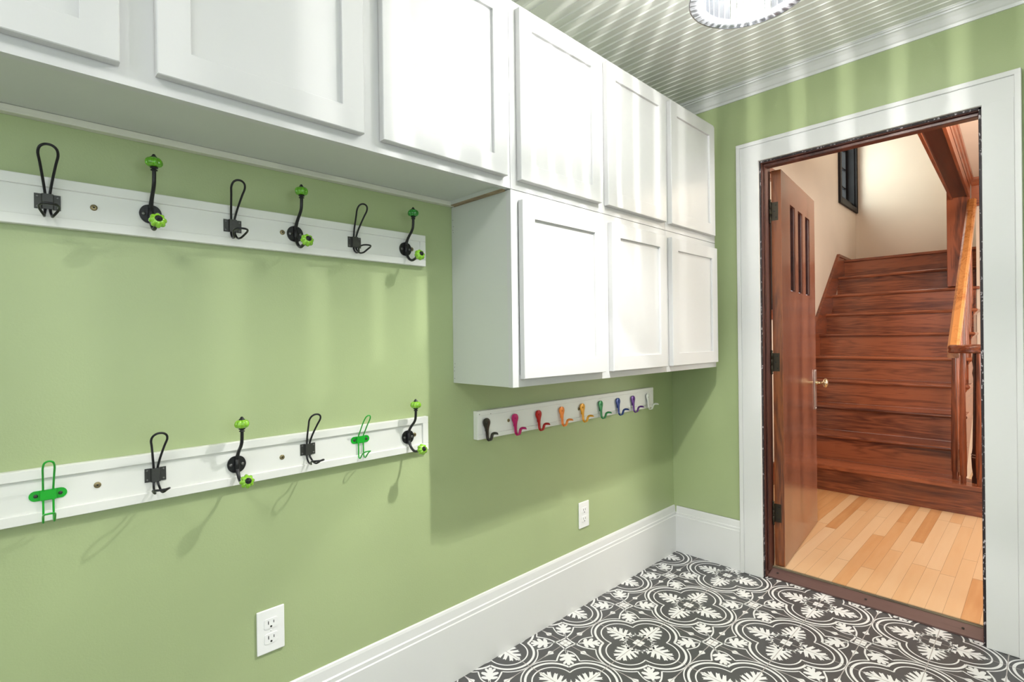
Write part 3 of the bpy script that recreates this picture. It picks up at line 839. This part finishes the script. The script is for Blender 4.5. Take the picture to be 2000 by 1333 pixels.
# ------------------------------------------------------------------ rainbow hooks
def rainbow_hook(col, name, metal=.15):
    mt = newmat('enamel_' + name, col, .28, metal)
    e = empty('enamel_coat_hook', (0, 0, 0))
    # centre line (x, z) with half width
    line = [(.0055, .0178, .003), (.0058, .0160, .0095), (.0060, .0125, .0143), (.0062, .0070, .0175), (.0066, .0010, .0180), (.0070, -.006, .0160), (.0078, -.014, .0120), (.0086, -.022, .0092),
            (.0090, -.032, .0078), (.0095, -.044, .0074), (.0105, -.052, .0074), (.0140, -.0585, .0074), (.0200, -.0618, .0074), (.0262, -.0600, .0074), (.0305, -.0550, .0074), (.0330, -.0475, .0074),
            (.0355, -.0400, .0074), (.0400, -.0345, .0082), (.0470, -.0315, .0092), (.0550, -.0310, .0080), (.0620, -.0320, .0050), (.0680, -.0338, .0006)]
    b = MB(); V = []; th = .0026; K = 6
    for i, (x, z, w) in enumerate(line):
        a = line[max(i - 1, 0)]; c = line[min(i + 1, len(line) - 1)]
        t = Vector((c[0] - a[0], 0, c[1] - a[1])).normalized(); nn = Vector((-t.z, 0, t.x)) * (1 if True else 1)
        th_i = [1, 1, 1, 1, 1, 1, 1, 1, 1, 1.1, 1.2, 1.3, 1.4, 1.4, 1.4, 1.5, 1.7, 2.3, 2.9, 2.7, 1.8, .5][i] * th
        ring = [(-1, -.5), (-.6, .5), (.6, .5), (1, -.5)]
        for (fy, fn) in ((-1, 0), (-.8, .5), (0, .62), (.8, .5), (1, 0), (.8, -.5), (0, -.5), (-.8, -.5)):
            p = Vector((x, 0, z)) + nn * (fn * th_i) + Vector((0, fy * w, 0)); V.append(p)
    n = 8; F = []
    for i in range(len(line) - 1):
        for k in range(n): F.append((i * n + k, i * n + (k + 1) % n, (i + 1) * n + (k + 1) % n, (i + 1) * n + k))
    b.raw(V, F, True); b.raw(V[:n], [tuple(range(n))]); b.raw(V[-n:], [tuple(range(n))])
    b.box((.0003, -.0035, -.030), (.0072, .0035, .010), .0008)
    b.build('hook', mt, e)
    s_ = MB(); s_.lathe([(.0042, .0), (.0042, .0009), (.0016, .0018)], (.0078, 0, .0005), (1, 0, 0), 12)
    sc = s_.build('screw', mt, e)
    h = MB(); h.lathe([(.0014, 0), (.0014, .0004)], (.0096, 0, .0005), (1, 0, 0), 8); h.build('screw_slot', DARKHOLE, sc)
    return e


RC = [(-1.387, 'charcoal', (.030, .026, .020), 'black'), (-1.244, 'magenta', (.50, .008, .14), 'magenta pink'), (-1.113, 'red', (.42, .004, .004), 'red'),
      (-.972, 'orange', (.90, .27, .045), 'orange'), (-.834, 'yellow', (.80, .37, .025), 'yellow'), (-.702, 'green', (.035, .26, .085), 'green'),
      (-.565, 'blue', (.006, .040, .23), 'dark blue'), (-.438, 'purple', (.12, .022, .25), 'purple'), (-.303, 'white', (.76, .78, .74), 'white')]
for y, nm, c, lab in RC:
    o = rainbow_hook(c, nm); o.location = (.0242, y, .8725)
    tag(o, lab + ' enamelled hook on the short board under the lower cabinets', 'coat hook', 'rainbow hooks on the short board')


# ------------------------------------------------------------------ outlets
def outlet(y, z, label):
    e = empty('wall_outlet', (0, y, z))
    b = MB(); b.box((.0006, y - .035, z - .057), (.0062, y + .035, z + .057), .0022, 2); b.build('cover_plate', PLASTIC, e)
    for dz in (.0195, -.0195):
        pts = []
        for i in range(28):
            a = 2 * math.pi * i / 28
            pts.append((y + max(-.0140, min(.0140, .0175 * math.cos(a))) * 1.2, z + dz + max(-.0130, min(.0130, .0170 * math.sin(a)))))
        b = MB(); b.prism(pts, 'x', .005, .0076); so = b.build('socket', PLASTIC, e)
        h = MB(); h.box((.0070, y - .0078, z + dz - .0015), (.0079, y - .0058, z + dz + .0072)); h.box((.0070, y + .0058, z + dz - .0005), (.0079, y + .0076, z + dz + .0066))
        h.lathe([(.0026, 0), (.0026, .0009)], (.0070, y, z + dz - .0082), (1, 0, 0), 12); h.build('slot', DARKHOLE, so)
    s_ = MB(); s_.lathe([(.0028, 0), (.0022, .0008), (.0001, .0010)], (.0060, y, z), (1, 0, 0), 12); s_.build('screw', PLASTIC, e)
    tag(e, label, 'outlet', 'duplex outlets low on the green wall')


outlet(-2.129, .4125, 'white duplex outlet below the long lower hook board')
outlet(-.7995, .3925, 'white duplex outlet below the short rainbow hook board')

# ------------------------------------------------------------------ crystal ceiling lamp
e = empty('crystal_ceiling_lamp', (LAMP.x, LAMP.y, CZ))
lx, ly = LAMP.x, LAMP.y; ZB = 2.02; RO = .142
b = MB(); b.lathe([(.11, CZ - .0045), (.11, CZ - .022), (.10, CZ - .026), (.0001, CZ - .026)], (lx, ly, 0), (0, 0, 1), 40); b.build('ceiling_plate', STEEL, e)
b = MB()
for zz, r_ in ((ZB, RO), (ZB + .21, RO)): 
    b.tube([(lx + r_ * math.cos(2 * math.pi * i / 48), ly + r_ * math.sin(2 * math.pi * i / 48), zz) for i in range(48)], .0014, 6, 1, closed=True)
    if zz == ZB: b.build('rim', STEEL, e); b = MB()
for k in range(4):
    a = math.pi / 4 + k * math.pi / 2
    b.tube([(lx + .05 * math.cos(a), ly + .05 * math.sin(a), CZ - .025), (lx + .11 * math.cos(a), ly + .11 * math.sin(a), ZB + .25), (lx + RO * math.cos(a), ly + RO * math.sin(a), ZB + .21)], .0022, 6, 3)
b.build('frame', STEEL, e)
NP = 44
def seg(a0, a1, r_in, r_out, za, zb):
    P = [(lx + r * math.cos(a), ly + r * math.sin(a)) for r, a in ((r_in, a0), (r_out, a0), (r_out, a1), (r_in, a1))]
    return [(x, y, za) for x, y in P] + [(x, y, zb) for x, y in P]
Fb = [(0, 3, 2, 1), (4, 5, 6, 7), (0, 1, 5, 4), (1, 2, 6, 5), (2, 3, 7, 6), (3, 0, 4, 7)]
proto = None
for k in range(NP):
    if proto is None:
        b = MB(); w = math.pi / NP * .86
        # three-sided prism rod
        b.raw([(lx + r * math.cos(a), ly + r * math.sin(a), z) for z in (ZB + .006, ZB + .205) for r, a in ((.117, -w), (.139, 0), (.117, w))], [(0, 1, 2), (3, 4, 5), (0, 1, 4, 3), (1, 2, 5, 4), (2, 0, 3, 5)])
        proto = b.build('crystal_prism', CRYSTAL, e); o = proto
    else:
        o = proto.copy(); COL.objects.link(o)
    o.rotation_euler = (0, 0, 2 * math.pi * k / NP)
proto = None
for k in range(36):
    if proto is None:
        b = MB(); w = math.pi / 36 * .96; b.raw(seg(-w, w, .108, RO - .0015, ZB, ZB + .0045), Fb); proto = b.build('crystal_plate', CRYSTAL, e); o = proto
    else:
        o = proto.copy(); COL.objects.link(o)
    o.rotation_euler = (0, 0, 2 * math.pi * k / 36)
b = MB(); b.lathe([(.007, 2.378), (.007, 2.23), (.011, 2.228), (.011, 2.205), (.0001, 2.205)], (lx, ly, 0), (0, 0, 1), 16); b.build('bulb_holder', STEEL, e)
b = MB(); b.lathe([(.0001, 2.176), (.007, 2.178), (.010, 2.184), (.010, 2.198), (.008, 2.2045)], (lx, ly, 0), (0, 0, 1), 16); b.build('bulb', BULB, e)
tag(e, 'round crystal drum lamp hanging from the beadboard ceiling', 'ceiling lamp')

# ================================================================== the hall beyond the door
XL, XH, YH = -.040, 2.60, 3.25       # hall left wall, right wall, rear wall right of the stairs
YBK = 4.20                           # wall at the stair landing
ZTOP = 3.95
b = MB(); b.box((XL - .1, WT, -.06), (XH + .1, YH + .1, HZ))
struct(b.build('floor_hall', MAPLE), 'pale maple strip floor of the hall', 'floor')
b = MB(); b.box((XL, .0555, -.06), (X1 - .012, WT, ZTOP)); b.box((X2 + .012, .0555, -.06), (XH, WT, ZTOP)); b.box((X1 - .012, .0555, HI + .012), (X2 + .012, WT, ZTOP))
struct(b.build('wall_hall_front', CREAM), 'cream hall side of the wall with the doorway', 'wall')
b = MB()
gy0, gy1, gz0, gz1 = 3.545, 4.145, 2.585, 3.45
b.box((XL - .12, WT, -.06), (XL, gy0, ZTOP)); b.box((XL - .12, gy1, -.06), (XL, YBK + .1, ZTOP)); b.box((XL - .12, gy0, -.06), (XL, gy1, gz0)); b.box((XL - .12, gy0, gz1), (XL, gy1, ZTOP))
struct(b.build('wall_hall_left', CREAM), 'cream plaster wall left of the stairs with a small black window', 'wall')
b = MB(); b.box((XL, YBK, 0), (1.6, YBK + .1, ZTOP))
struct(b.build('wall_landing', CREAM), 'cream textured plaster wall above the stair landing', 'wall')
b = MB(); b.box((1.0275, YH, -.06), (XH + .1, YH + .1, 2.6)); b.box((1.055, YH + .1, -.06), (1.10, YBK, ZTOP))
struct(b.build('wall_hall_back', CREAM), 'cream hall wall right of the stairs', 'wall')
b = MB()
hy0, hy1, hz0, hz1 = .8, 2.2, .75, 2.2
b.box((XH, WT, -.06), (XH + .12, hy0, 2.6)); b.box((XH, hy1, -.06), (XH + .12, YH, 2.6)); b.box((XH, hy0, -.06), (XH + .12, hy1, hz0)); b.box((XH, hy0, hz1), (XH + .12, hy1, 2.6))
struct(b.build('wall_hall_right', CREAM), 'cream wall at the right end of the hall with an added window', 'wall')
b = MB(); b.box((.985, WT, 2.48), (XH + .1, YH + .1, 2.6))
struct(b.build('ceiling_hall', CREAM), 'cream plaster ceiling of the hall', 'ceiling')
b = MB(); b.box((XL - .1, WT, ZTOP), (1.6, YBK + .1, ZTOP + .1))
struct(b.build('ceiling_stairwell', CREAM), 'pale ceiling high above the stairwell', 'ceiling')
b = MB(); b.box((.90, WT, 2.62), (.98, YH - .1, ZTOP))
struct(b.build('wall_stairwell', CREAM), 'cream wall above the dark beam beside the stairwell', 'wall')

# dark beam along the stairwell, post and moulding
b = MB()
def skew(poly, y0, y1):
    """the beam runs very slightly off square to the hall"""
    n = len(poly); V = [(x + .0285 * (3.1 - y), y, z) for y in (y0, y1) for x, z in poly]
    b.raw(V, [(i, (i + 1) % n, (i + 1) % n + n, i + n) for i in range(n)] + [tuple(range(n)), tuple(range(n, 2 * n))])
skew([(.882, 2.332), (.990, 2.332), (.990, 2.62), (.882, 2.62)], WT + .001, 3.165)
b.cur = 1
skew([(.873, 2.318), (.888, 2.318), (.888, 2.40), (.873, 2.40)], WT + .001, 3.165); skew([(.982, 2.320), (.998, 2.320), (.998, 2.39), (.982, 2.39)], WT + .001, 3.165)
skew([(.990, 2.40), (.999, 2.40), (1.003, 2.42), (1.010, 2.43), (1.013, 2.452), (1.021, 2.458), (1.024, 2.479), (.990, 2.479)], WT + .001, 3.165)
struct(b.build('trim_6', [DARKOAK, OAKRED_Y]), 'dark stained boxed beam above the stair railing', 'beam')
b = MB()
b.box((.845, 3.172, 1.577), (.997, 3.30, 2.62), .003)
struct(b.build('trim_7', OAKRED_Z), 'dark stained square post at the top of the stairs', 'post')
b = MB()
b.box((1.0, YH - .02, 2.255), (XH, YH, 2.42), .002); b.prism([(YH - .02, 2.42), (YH - .045, 2.43), (YH - .07, 2.46), (YH - .075, 2.479), (YH, 2.479), (YH, 2.42)], 'x', 1.0, XH); b.box((1.0, YH - .028, 2.245), (XH, YH - .001, 2.262), .002)
struct(b.build('trim_8', OAKRED), 'dark stained picture rail and crown on the hall wall', 'moulding')
b = MB()
for zz in (2.44, 2.39): b.box((XL, 0.9, zz - .022), (XL + .03, 1.72, zz + .018), .003)
b.box((XL, .9, 1.300), (XL + .022, 1.72, 1.375), .003)
b.box((XL, WT, HZ), (XL + .018, 1.64, HZ + .17), .003)
struct(b.build('trim_9', OAKRED_Y), 'dark stained rails and baseboard on the hall wall behind the door', 'moulding')

# black window above the stairs
def stair_window():
    e = empty('window_3', (XL, (gy0 + gy1) / 2, gz0)); w = .052
    B = MB()
    B.box((XL + .0005, gy0 - w, gz0 - w), (XL + .024, gy0, gz1 + w), .003); B.box((XL + .0005, gy1, gz0 - w), (XL + .024, gy1 + w, gz1 + w), .003)
    B.box((XL + .0005, gy0, gz1), (XL + .024, gy1, gz1 + w), .003); B.box((XL + .0005, gy0, gz0 - w), (XL + .024, gy1, gz0), .003)
    for a, c in ((gy0, gy0 + .012), (gy1 - .012, gy1)): B.box((XL - .12, a, gz0), (XL + .001, c, gz1))
    B.box((XL - .12, gy0 + .012, gz1 - .012), (XL + .001, gy1 - .012, gz1))
    B.build('window_frame', BLACKWOOD, e)
    B = MB(); B.box((XL - .12, gy0 + .012, gz0), (XL + .004, gy1 - .012, gz0 + .015)); B.box((XL - .05, gy0 + .012, gz0 + .015), (XL - .02, gy1 - .012, gz0 + .06), .002); B.build('window_sill', BLACKWOOD, e)
    B = MB(); xa, xb = XL - .10, XL - .07; s_ = .04
    z0, z1 = gz0 + .015, gz1 - .012; a0, a1 = gy0 + .012, gy1 - .012
    B.box((xa, a0, z0), (xb, a0 + s_, z1)); B.box((xa, a1 - s_, z0), (xb, a1, z1)); B.box((xa, a0 + s_, z0), (xb, a1 - s_, z0 + s_ + .02)); B.box((xa, a0 + s_, z1 - s_), (xb, a1 - s_, z1))
    for i in range(1, 3): yc = a0 + (a1 - a0) * i / 3; B.box((xa + .005, yc - .008, z0 + s_), (xb - .005, yc + .008, z1 - s_))
    for i in range(1, 4): zc = z0 + (z1 - z0) * i / 4; B.box((xa + .006, a0 + s_, zc - .008), (xb - .006, a1 - s_, zc + .008))
    so = B.build('sash', BLACKWOOD, e)
    B = MB(); B.box((xa + .014, a0 + s_, z0 + s_), (xa + .016, a1 - s_, z1 - s_)); B.build('glass', GLASS, so)
    struct(e, 'small black multi-pane window high on the stairwell wall', 'window')


stair_window()
window('window_4', 'y', XH, hy0, hy1, hz0, hz1, .1, OAKRED_Z, 'unseen dark wood window added for fill light at the right end of the hall', 2, 2, -1)  # window added out of view to go with the hall fill
# dark panelled doorway seen through the hinge gap
b = MB(); b.box((XL + .0005, 1.0, 1.376), (XL + .012, 1.66, 2.06), .002)
b.cur = 1; b.box((XL + .012, 1.05, 1.42), (XL + .014, 1.61, 2.02))
struct(b.build('window_5', [BLACKWOOD, DARKHOLE]), 'dark glazed opening in the hall wall seen through the door hinge gap', 'window')

# ------------------------------------------------------------------ the open door
Bp = Vector((.534, .107, 0)); ed = Vector((-.096, .9954, 0)).normalized(); nd = Vector((ed.y, -ed.x, 0))
e = empty('door_1', (Bp.x, Bp.y, HZ + .006))


def dbox(B, s0, s1, t0, t1, z0, z1, bev=0.0):
    """box in door coordinates: s along the door, t out of its room-side face"""
    K = MB(); K.box((s0, t0, z0), (s1, t1, z1), bev)
    o_ = len(B.v)
    B.raw([tuple(Bp + ed * p[0] + nd * p[1] + Vector((0, 0, p[2]))) for p in K.v], K.f)


zb, zt = HZ + .006, 1.992
slots = [(.180, .292), (.360, .470), (.541, .655)]
B = MB(); sz0, sz1 = 1.405, 1.853
xs = [0.002] + [v for s_ in slots for v in s_] + [.803]
dbox(B, .002, .803, -.044, 0, zb, sz0); dbox(B, .002, .803, -.044, 0, sz1, zt)
for i in range(0, len(xs), 2): dbox(B, xs[i], xs[i + 1], -.044, 0, sz0, sz1)
B.build('door_panel', DOORWOOD, e)
B = MB(); dbox(B, 0, .0022, -.044, .0, zb, zt); B.build('hinge_edge', DOOREDGE, e)
for s0, s1 in slots:
    B = MB(); dbox(B, s0, s1, -.028, -.022, sz0, sz1); g = B.build('glass', DOORGLASS, e)
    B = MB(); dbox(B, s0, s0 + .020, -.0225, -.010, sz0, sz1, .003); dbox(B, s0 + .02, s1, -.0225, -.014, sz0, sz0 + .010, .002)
    B.build('glint_bead', GLINTBEAD, g)
    B = MB(); dbox(B, s1 - .012, s1, -.0225, -.006, sz0 + .010, sz1, .002)
    for q in (.42, .64): dbox(B, s0 + (s1 - s0) * q - .003, s0 + (s1 - s0) * q + .003, -.0225, -.017, sz0 + .010, sz1)
    B.build('lead_line', DARKOAK, g)
B = MB(); dbox(B, .738, .793, 0, .005, .728, .968, .002)
for zz in (.736, .960):
    B.lathe([(.004, .005), (.002, .007)], tuple(Bp + ed * .7655 + Vector((0, 0, zz))), nd, 10)
esc = B.build('escutcheon', NICKEL, e)
B = MB()
B.lathe([(.011, .0), (.011, .008), (.0075, .012), (.0065, .032), (.010, .038), (.022, .042), (.0275, .048), (.0275, .056), (.022, .062), (.010, .0655), (.0001, .066)], tuple(Bp + ed * .770 + nd * .004 + Vector((0, 0, .888))), nd, 28)
B.build('door_knob', KNOBMAT, e)
for zc in (1.790, 1.043, .295):
    h = .045
    B = MB()
    P = Bp - nd * .0475 + ed * (-.010)
    B.lathe([(.0001, -h - .016), (.004, -h - .014), (.0055, -h - .009), (.0035, -h - .005), (.0060, -h), (.0060, -h + .0295), (.0053, -h + .03), (.0060, -h + .0305), (.0060, h - .0305), (.0053, h - .03), (.0060, h - .0295), (.0060, h), (.0035, h + .005), (.0055, h + .009), (.004, h + .014), (.0001, h + .016)], (P.x, P.y, zc), (0, 0, 1), 14)
    dbox(B, -.0012, .0, -.046, -.014, zc - h, zc + h)
    o = B.build('hinge', DARKMETAL, e)
    S = MB()
    for (t_, dz) in ((-.024, .030), (-.032, 0), (-.024, -.030)): S.lathe([(.0035, 0), (.0022, .0010)], tuple(Bp - ed * .0012 + nd * t_ + Vector((0, 0, zc + dz))), -ed, 8)
    S.build('screw', BLACKIRON, o)
struct(e, 'brown wooden door with three narrow glazed slots, open into the hall', 'door')

# ------------------------------------------------------------------ staircase
YS, RUN, RISE = 1.6885, .2166, .1924
XS = 1.026   # outer face of the stringer
e = empty('staircase', (.5, YS, HZ))
NT = 9
for i in range(NT + 1):
    y = YS + i * RUN; z = HZ + i * RISE
    x1 = 1.235 if i == 0 else XS - .0225
    B = MB()
    if i == 0:
        P = [(XL + .001, y), (1.20, y)] + [(1.20 + .075 * math.sin(a), y + .075 - .075 * math.cos(a)) for a in [j * math.pi / 12 for j in range(1, 12)]] + [(1.20, y + .15), (XS, y + .15), (XS, y + .02), (XL + .001, y + .02)]
        B.prism(P, 'z', z + .001, z + RISE - .026)
    else: B.box((XL + .001, y, z + .0005), (x1, y + .02, z + RISE - .0265))
    B.build('riser', OAKRED, e)
    zt_ = z + RISE
    B = MB()
    if i == 0:
        yn = y - .030
        P = [(XL + .001, yn), (1.205, yn)] + [(1.205 + .105 * math.sin(a), yn + .105 - .105 * math.cos(a)) for a in [j * math.pi / 14 for j in range(1, 14)]] + [(1.205, yn + .21), (1.08, yn + .21), (1.05, y + RUN + .0), (XL + .001, y + RUN)]
        B.prism(P, 'z', zt_ - .026, zt_)
    elif i < NT:
        yn = y - .028
        pr = [(yn + .006, zt_ - .026), (yn + .0015, zt_ - .020), (yn, zt_ - .013), (yn + .0015, zt_ - .006), (yn + .006, zt_), (y + RUN - .0005, zt_), (y + RUN - .0005, zt_ - .026)]
        if i < 7:
            B.prism(pr, 'x', XL + .001, 1.046)
        else:
            B.prism(pr, 'x', XL + .001, XS)
            if i == 7: B.box((XS, yn + .001, zt_ - .025), (1.050, YH - .004, zt_ - .0005), .003)
        if i < 7: B.prism([(1.046, zt_ - .026), (1.051, zt_ - .021), (1.054, zt_ - .013), (1.051, zt_ - .005), (1.046, zt_)], 'y', yn + .002, y + RUN + .02)
        # cove and bracket under the overhang
        if i < 7: B.prism([(XS + .0005, zt_ - .0265), (1.046, zt_ - .0265), (1.038, zt_ - .034), (1.031, zt_ - .048), (XS + .0005, zt_ - .055)], 'y', y - .018, y + RUN - .03)
    else:
        # landing
        B.box((XL + .001, y - .028, zt_ - .026), (XS, YBK - .001, zt_), .004)
    B.build('tread' if i < NT else 'landing', OAKRED, e)
# stringer on the open side
B = MB(); P = []
for i in range(1, NT):
    y = YS + i * RUN; z = HZ + i * RISE
    P += [(y + .0006, z - .001), (y + .0006, z + RISE - .027)]
P += [(YBK - .01, HZ + NT * RISE - .027), (YBK - .01, HZ + NT * RISE - .25), (YS + RUN * 2.2, HZ + .001), (YS + RUN + .0, HZ + .001)]
B.prism(P, 'x', XS - .022, XS)
B.build('stringer', OAKRED_Y, e)
B = MB(); B.prism([(YS + RUN * 1.6, HZ + .001), (YBK - .012, HZ + .001), (YBK - .012, HZ + NT * RISE - .22), (YBK - .10, HZ + NT * RISE - .24)], 'x', XS - .040, XS - .024)
B.build('under_stair_panel', CREAM, e)
# skirt board against the wall
B = MB(); sl = RISE / RUN
ya, yb_ = YS - .045, 3.417
top = lambda y: 1.988 - sl * (yb_ - y)
B.prism([(ya, HZ + .001), (ya, top(ya) - .03), (ya + .05, top(ya + .05)), (yb_, top(yb_)), (YBK - .002, 1.972), (YBK - .002, 1.70), (yb_, 1.70), (YS + .3, HZ + .001)], 'x', XL + .0006, XL + .016)
B.prism([(ya + .03, top(ya + .03) - .022), (ya + .03, top(ya + .03) + .004), (yb_ + .004, top(yb_) + .008), (YBK - .002, 1.980), (YBK - .002, 1.955), (yb_ - .01, top(yb_) - .020)], 'x', XL + .0006, XL + .026)
B.build('skirt_board', OAKRED_Y, e)
B = MB(); B.box((XL + .026, YBK - .018, HZ + 10 * RISE - RISE + .0), (.84, YBK - .001, 1.955), .002); B.box((XL + .026, YBK - .026, 1.925), (.84, YBK - .001, 1.958), .003)
B.build('landing_baseboard', DARKOAK, e)
tag(e, 'red-brown oak staircase rising from the hall to the landing', 'staircase')

# under-stair panel

# ------------------------------------------------------------------ railing
RX = 1.010
e = empty('stair_railing', (RX, 1.75, HZ + RISE))
ZC = 1.075
NX, NY = 1.128, 1.775      # newel centre
# sloping rail
B = MB()
def railz(y): return 1.105 + .888 * (y - 1.86)
sec = [(-.026, -.030), (-.030, -.018), (-.024, -.006), (-.030, .006), (-.029, .020), (-.016, .030), (.016, .030), (.029, .020), (.030, .006), (.024, -.006), (.030, -.018), (.026, -.030)]
pts = [(1.80, railz(1.80)), (3.168, railz(3.168))]
V = []
for (y, z) in pts:
    for (a, c) in sec: V.append((RX + a, y, z + c * 1.25))
n = len(sec)
B.raw(V, [(i, (i + 1) % n, (i + 1) % n + n, i + n) for i in range(n)]); B.raw(V[:n], [tuple(range(n))]); B.raw(V[n:], [tuple(range(n))])
B.build('handrail', RAILWOOD, e)
# volute: a level easing curling round the newel
B = MB(); path = [(RX, 1.90), (RX, 1.83), (RX + .004, 1.77), (RX + .022, 1.722), (RX + .06, 1.694), (RX + .11, 1.688), (RX + .155, 1.706), (RX + .185, 1.745), (RX + .188, 1.795), (RX + .160, 1.838), (RX + .115, 1.845)]
rows = []
PP = [Vector((p[0], p[1], 0)) for p in path]
for i, p in enumerate(PP):
    t = (PP[min(i + 1, len(PP) - 1)] - PP[max(i - 1, 0)]).normalized(); sd = Vector((t.y, -t.x, 0))
    rows.append([p + sd * a * .9 + Vector((0, 0, ZC + c * .85)) for a, c in sec])
V = [v for r in rows for v in r]; F = []
for i in range(len(rows) - 1):
    for k in range(n): F.append((i * n + k, i * n + (k + 1) % n, (i + 1) * n + (k + 1) % n, (i + 1) * n + k))
B.raw(V, F, True); B.raw(rows[0], [tuple(range(n))]); B.raw(rows[-1], [tuple(range(n))])
B.lathe([(.0001, ZC - .026), (.075, ZC - .026), (.082, ZC - .012), (.075, ZC), (.082, ZC + .012), (.070, ZC + .026), (.0001, ZC + .030)], (NX, NY - .005, 0), (0, 0, 1), 36)
B.build('volute', OAKRED_Y, e)


def baluster(x, y, z0, z1):
    B = MB(); h = z1 - z0
    B.lathe([(.0145, 0), (.0145, .04), (.0185, .05), (.0185, .12), (.0195, .16), (.0170, h * .45), (.0140, h * .72), (.0115, h * .95), (.0115, h)], (x, y, z0), (0, 0, 1), 14)
    return B.build('baluster', OAKRED_Z, e)


z1t = HZ + RISE + .0005
for (x, y) in ((1.012, 1.822), (1.062, 1.722), (1.142, 1.690), (1.205, 1.745)): baluster(x, y, z1t, ZC - .020)
B = MB(); hh = ZC - .022 - z1t
B.lathe([(.030, 0), (.030, .03), (.025, .05), (.030, .10), (.032, .16), (.026, .22), (.022, hh * .5), (.019, hh * .8), (.024, hh * .84), (.019, hh * .88), (.024, hh * .93), (.020, hh)], (NX, NY, z1t), (0, 0, 1), 24)
npst = B.build('newel_post', DARKOAK, e)
B = MB()
for hz in (.162, .178):
    B.lathe([(.0326, hz), (.0335, hz + .003), (.0326, hz + .006)], (NX, NY, z1t), (0, 0, 1), 24, cap=False)
B.build('ring', NICKEL, npst)
for i in range(1, 7):
    zt_ = HZ + (i + 1) * RISE + .0005
    for f_ in (.18, .68):
        y = YS + i * RUN - .028 + RUN * f_ + .02
        if y > 3.1: continue
        x_ = RX - .004
        B = MB(); zz = railz(y) - .036; h = zz - zt_
        B.lathe([(.0115, 0), (.0115, .03), (.0150, .05), (.0155, .14), (.0130, h * .5), (.0100, h)], (x_, y, zt_), (0, 0, 1), 12)
        B.build('baluster', OAKRED_Z, e)
tag(e, 'wooden stair railing with turned balusters and curled volute end', 'railing')

# ------------------------------------------------------------------ tree outside the stair window
LEAF = newmat('green_leaves', (0.16, 0.34, 0.05), .5); BARK = newmat('grey_brown_bark', (0.20, 0.14, 0.11), .9)  # even green leaf colour
bump(BARK, 14, .8, .02)
e = empty('tree', (-2.2, 11.6, -.06))
B = MB(); B.tube([(-2.2, 11.6, -.06), (-2.16, 11.62, 1.6), (-2.25, 11.55, 3.4), (-2.18, 11.65, 6.0)], [.20, .17, .13, .05], 12, 4)
for a in range(6):
    t = a * 1.05
    B.tube([(-2.22, 11.58, 2.9 + a * .3), (-2.22 + .7 * math.cos(t), 11.58 + .7 * math.sin(t), 3.6 + a * .3), (-2.22 + 1.3 * math.cos(t), 11.58 + 1.3 * math.sin(t), 4.1 + a * .33)], [.06, .035, .014], 8, 3)
B.build('trunk', BARK, e)
B = MB(); rnd = random.Random(5)
for k in range(4200):
    u_ = rnd.random() * 2 * math.pi; w_ = rnd.uniform(-1, 1); rr_ = rnd.random() ** .4
    p = Vector((-2.2 + 2.0 * rr_ * math.sqrt(1 - w_ * w_) * math.cos(u_), 11.6 + 2.0 * rr_ * math.sqrt(1 - w_ * w_) * math.sin(u_), 5.0 + 1.8 * rr_ * w_))
    a_ = Vector((rnd.uniform(-1, 1), rnd.uniform(-1, 1), rnd.uniform(-.6, .6))).normalized() * .11; c_ = a_.orthogonal().normalized() * .055
    B.raw([p - a_, p + c_, p + a_, p - c_], [(0, 1, 2, 3)])
tag(B.build('foliage', LEAF, e), kind='stuff')
tag(e, 'leafy green tree seen through the small black stairwell window', 'tree')
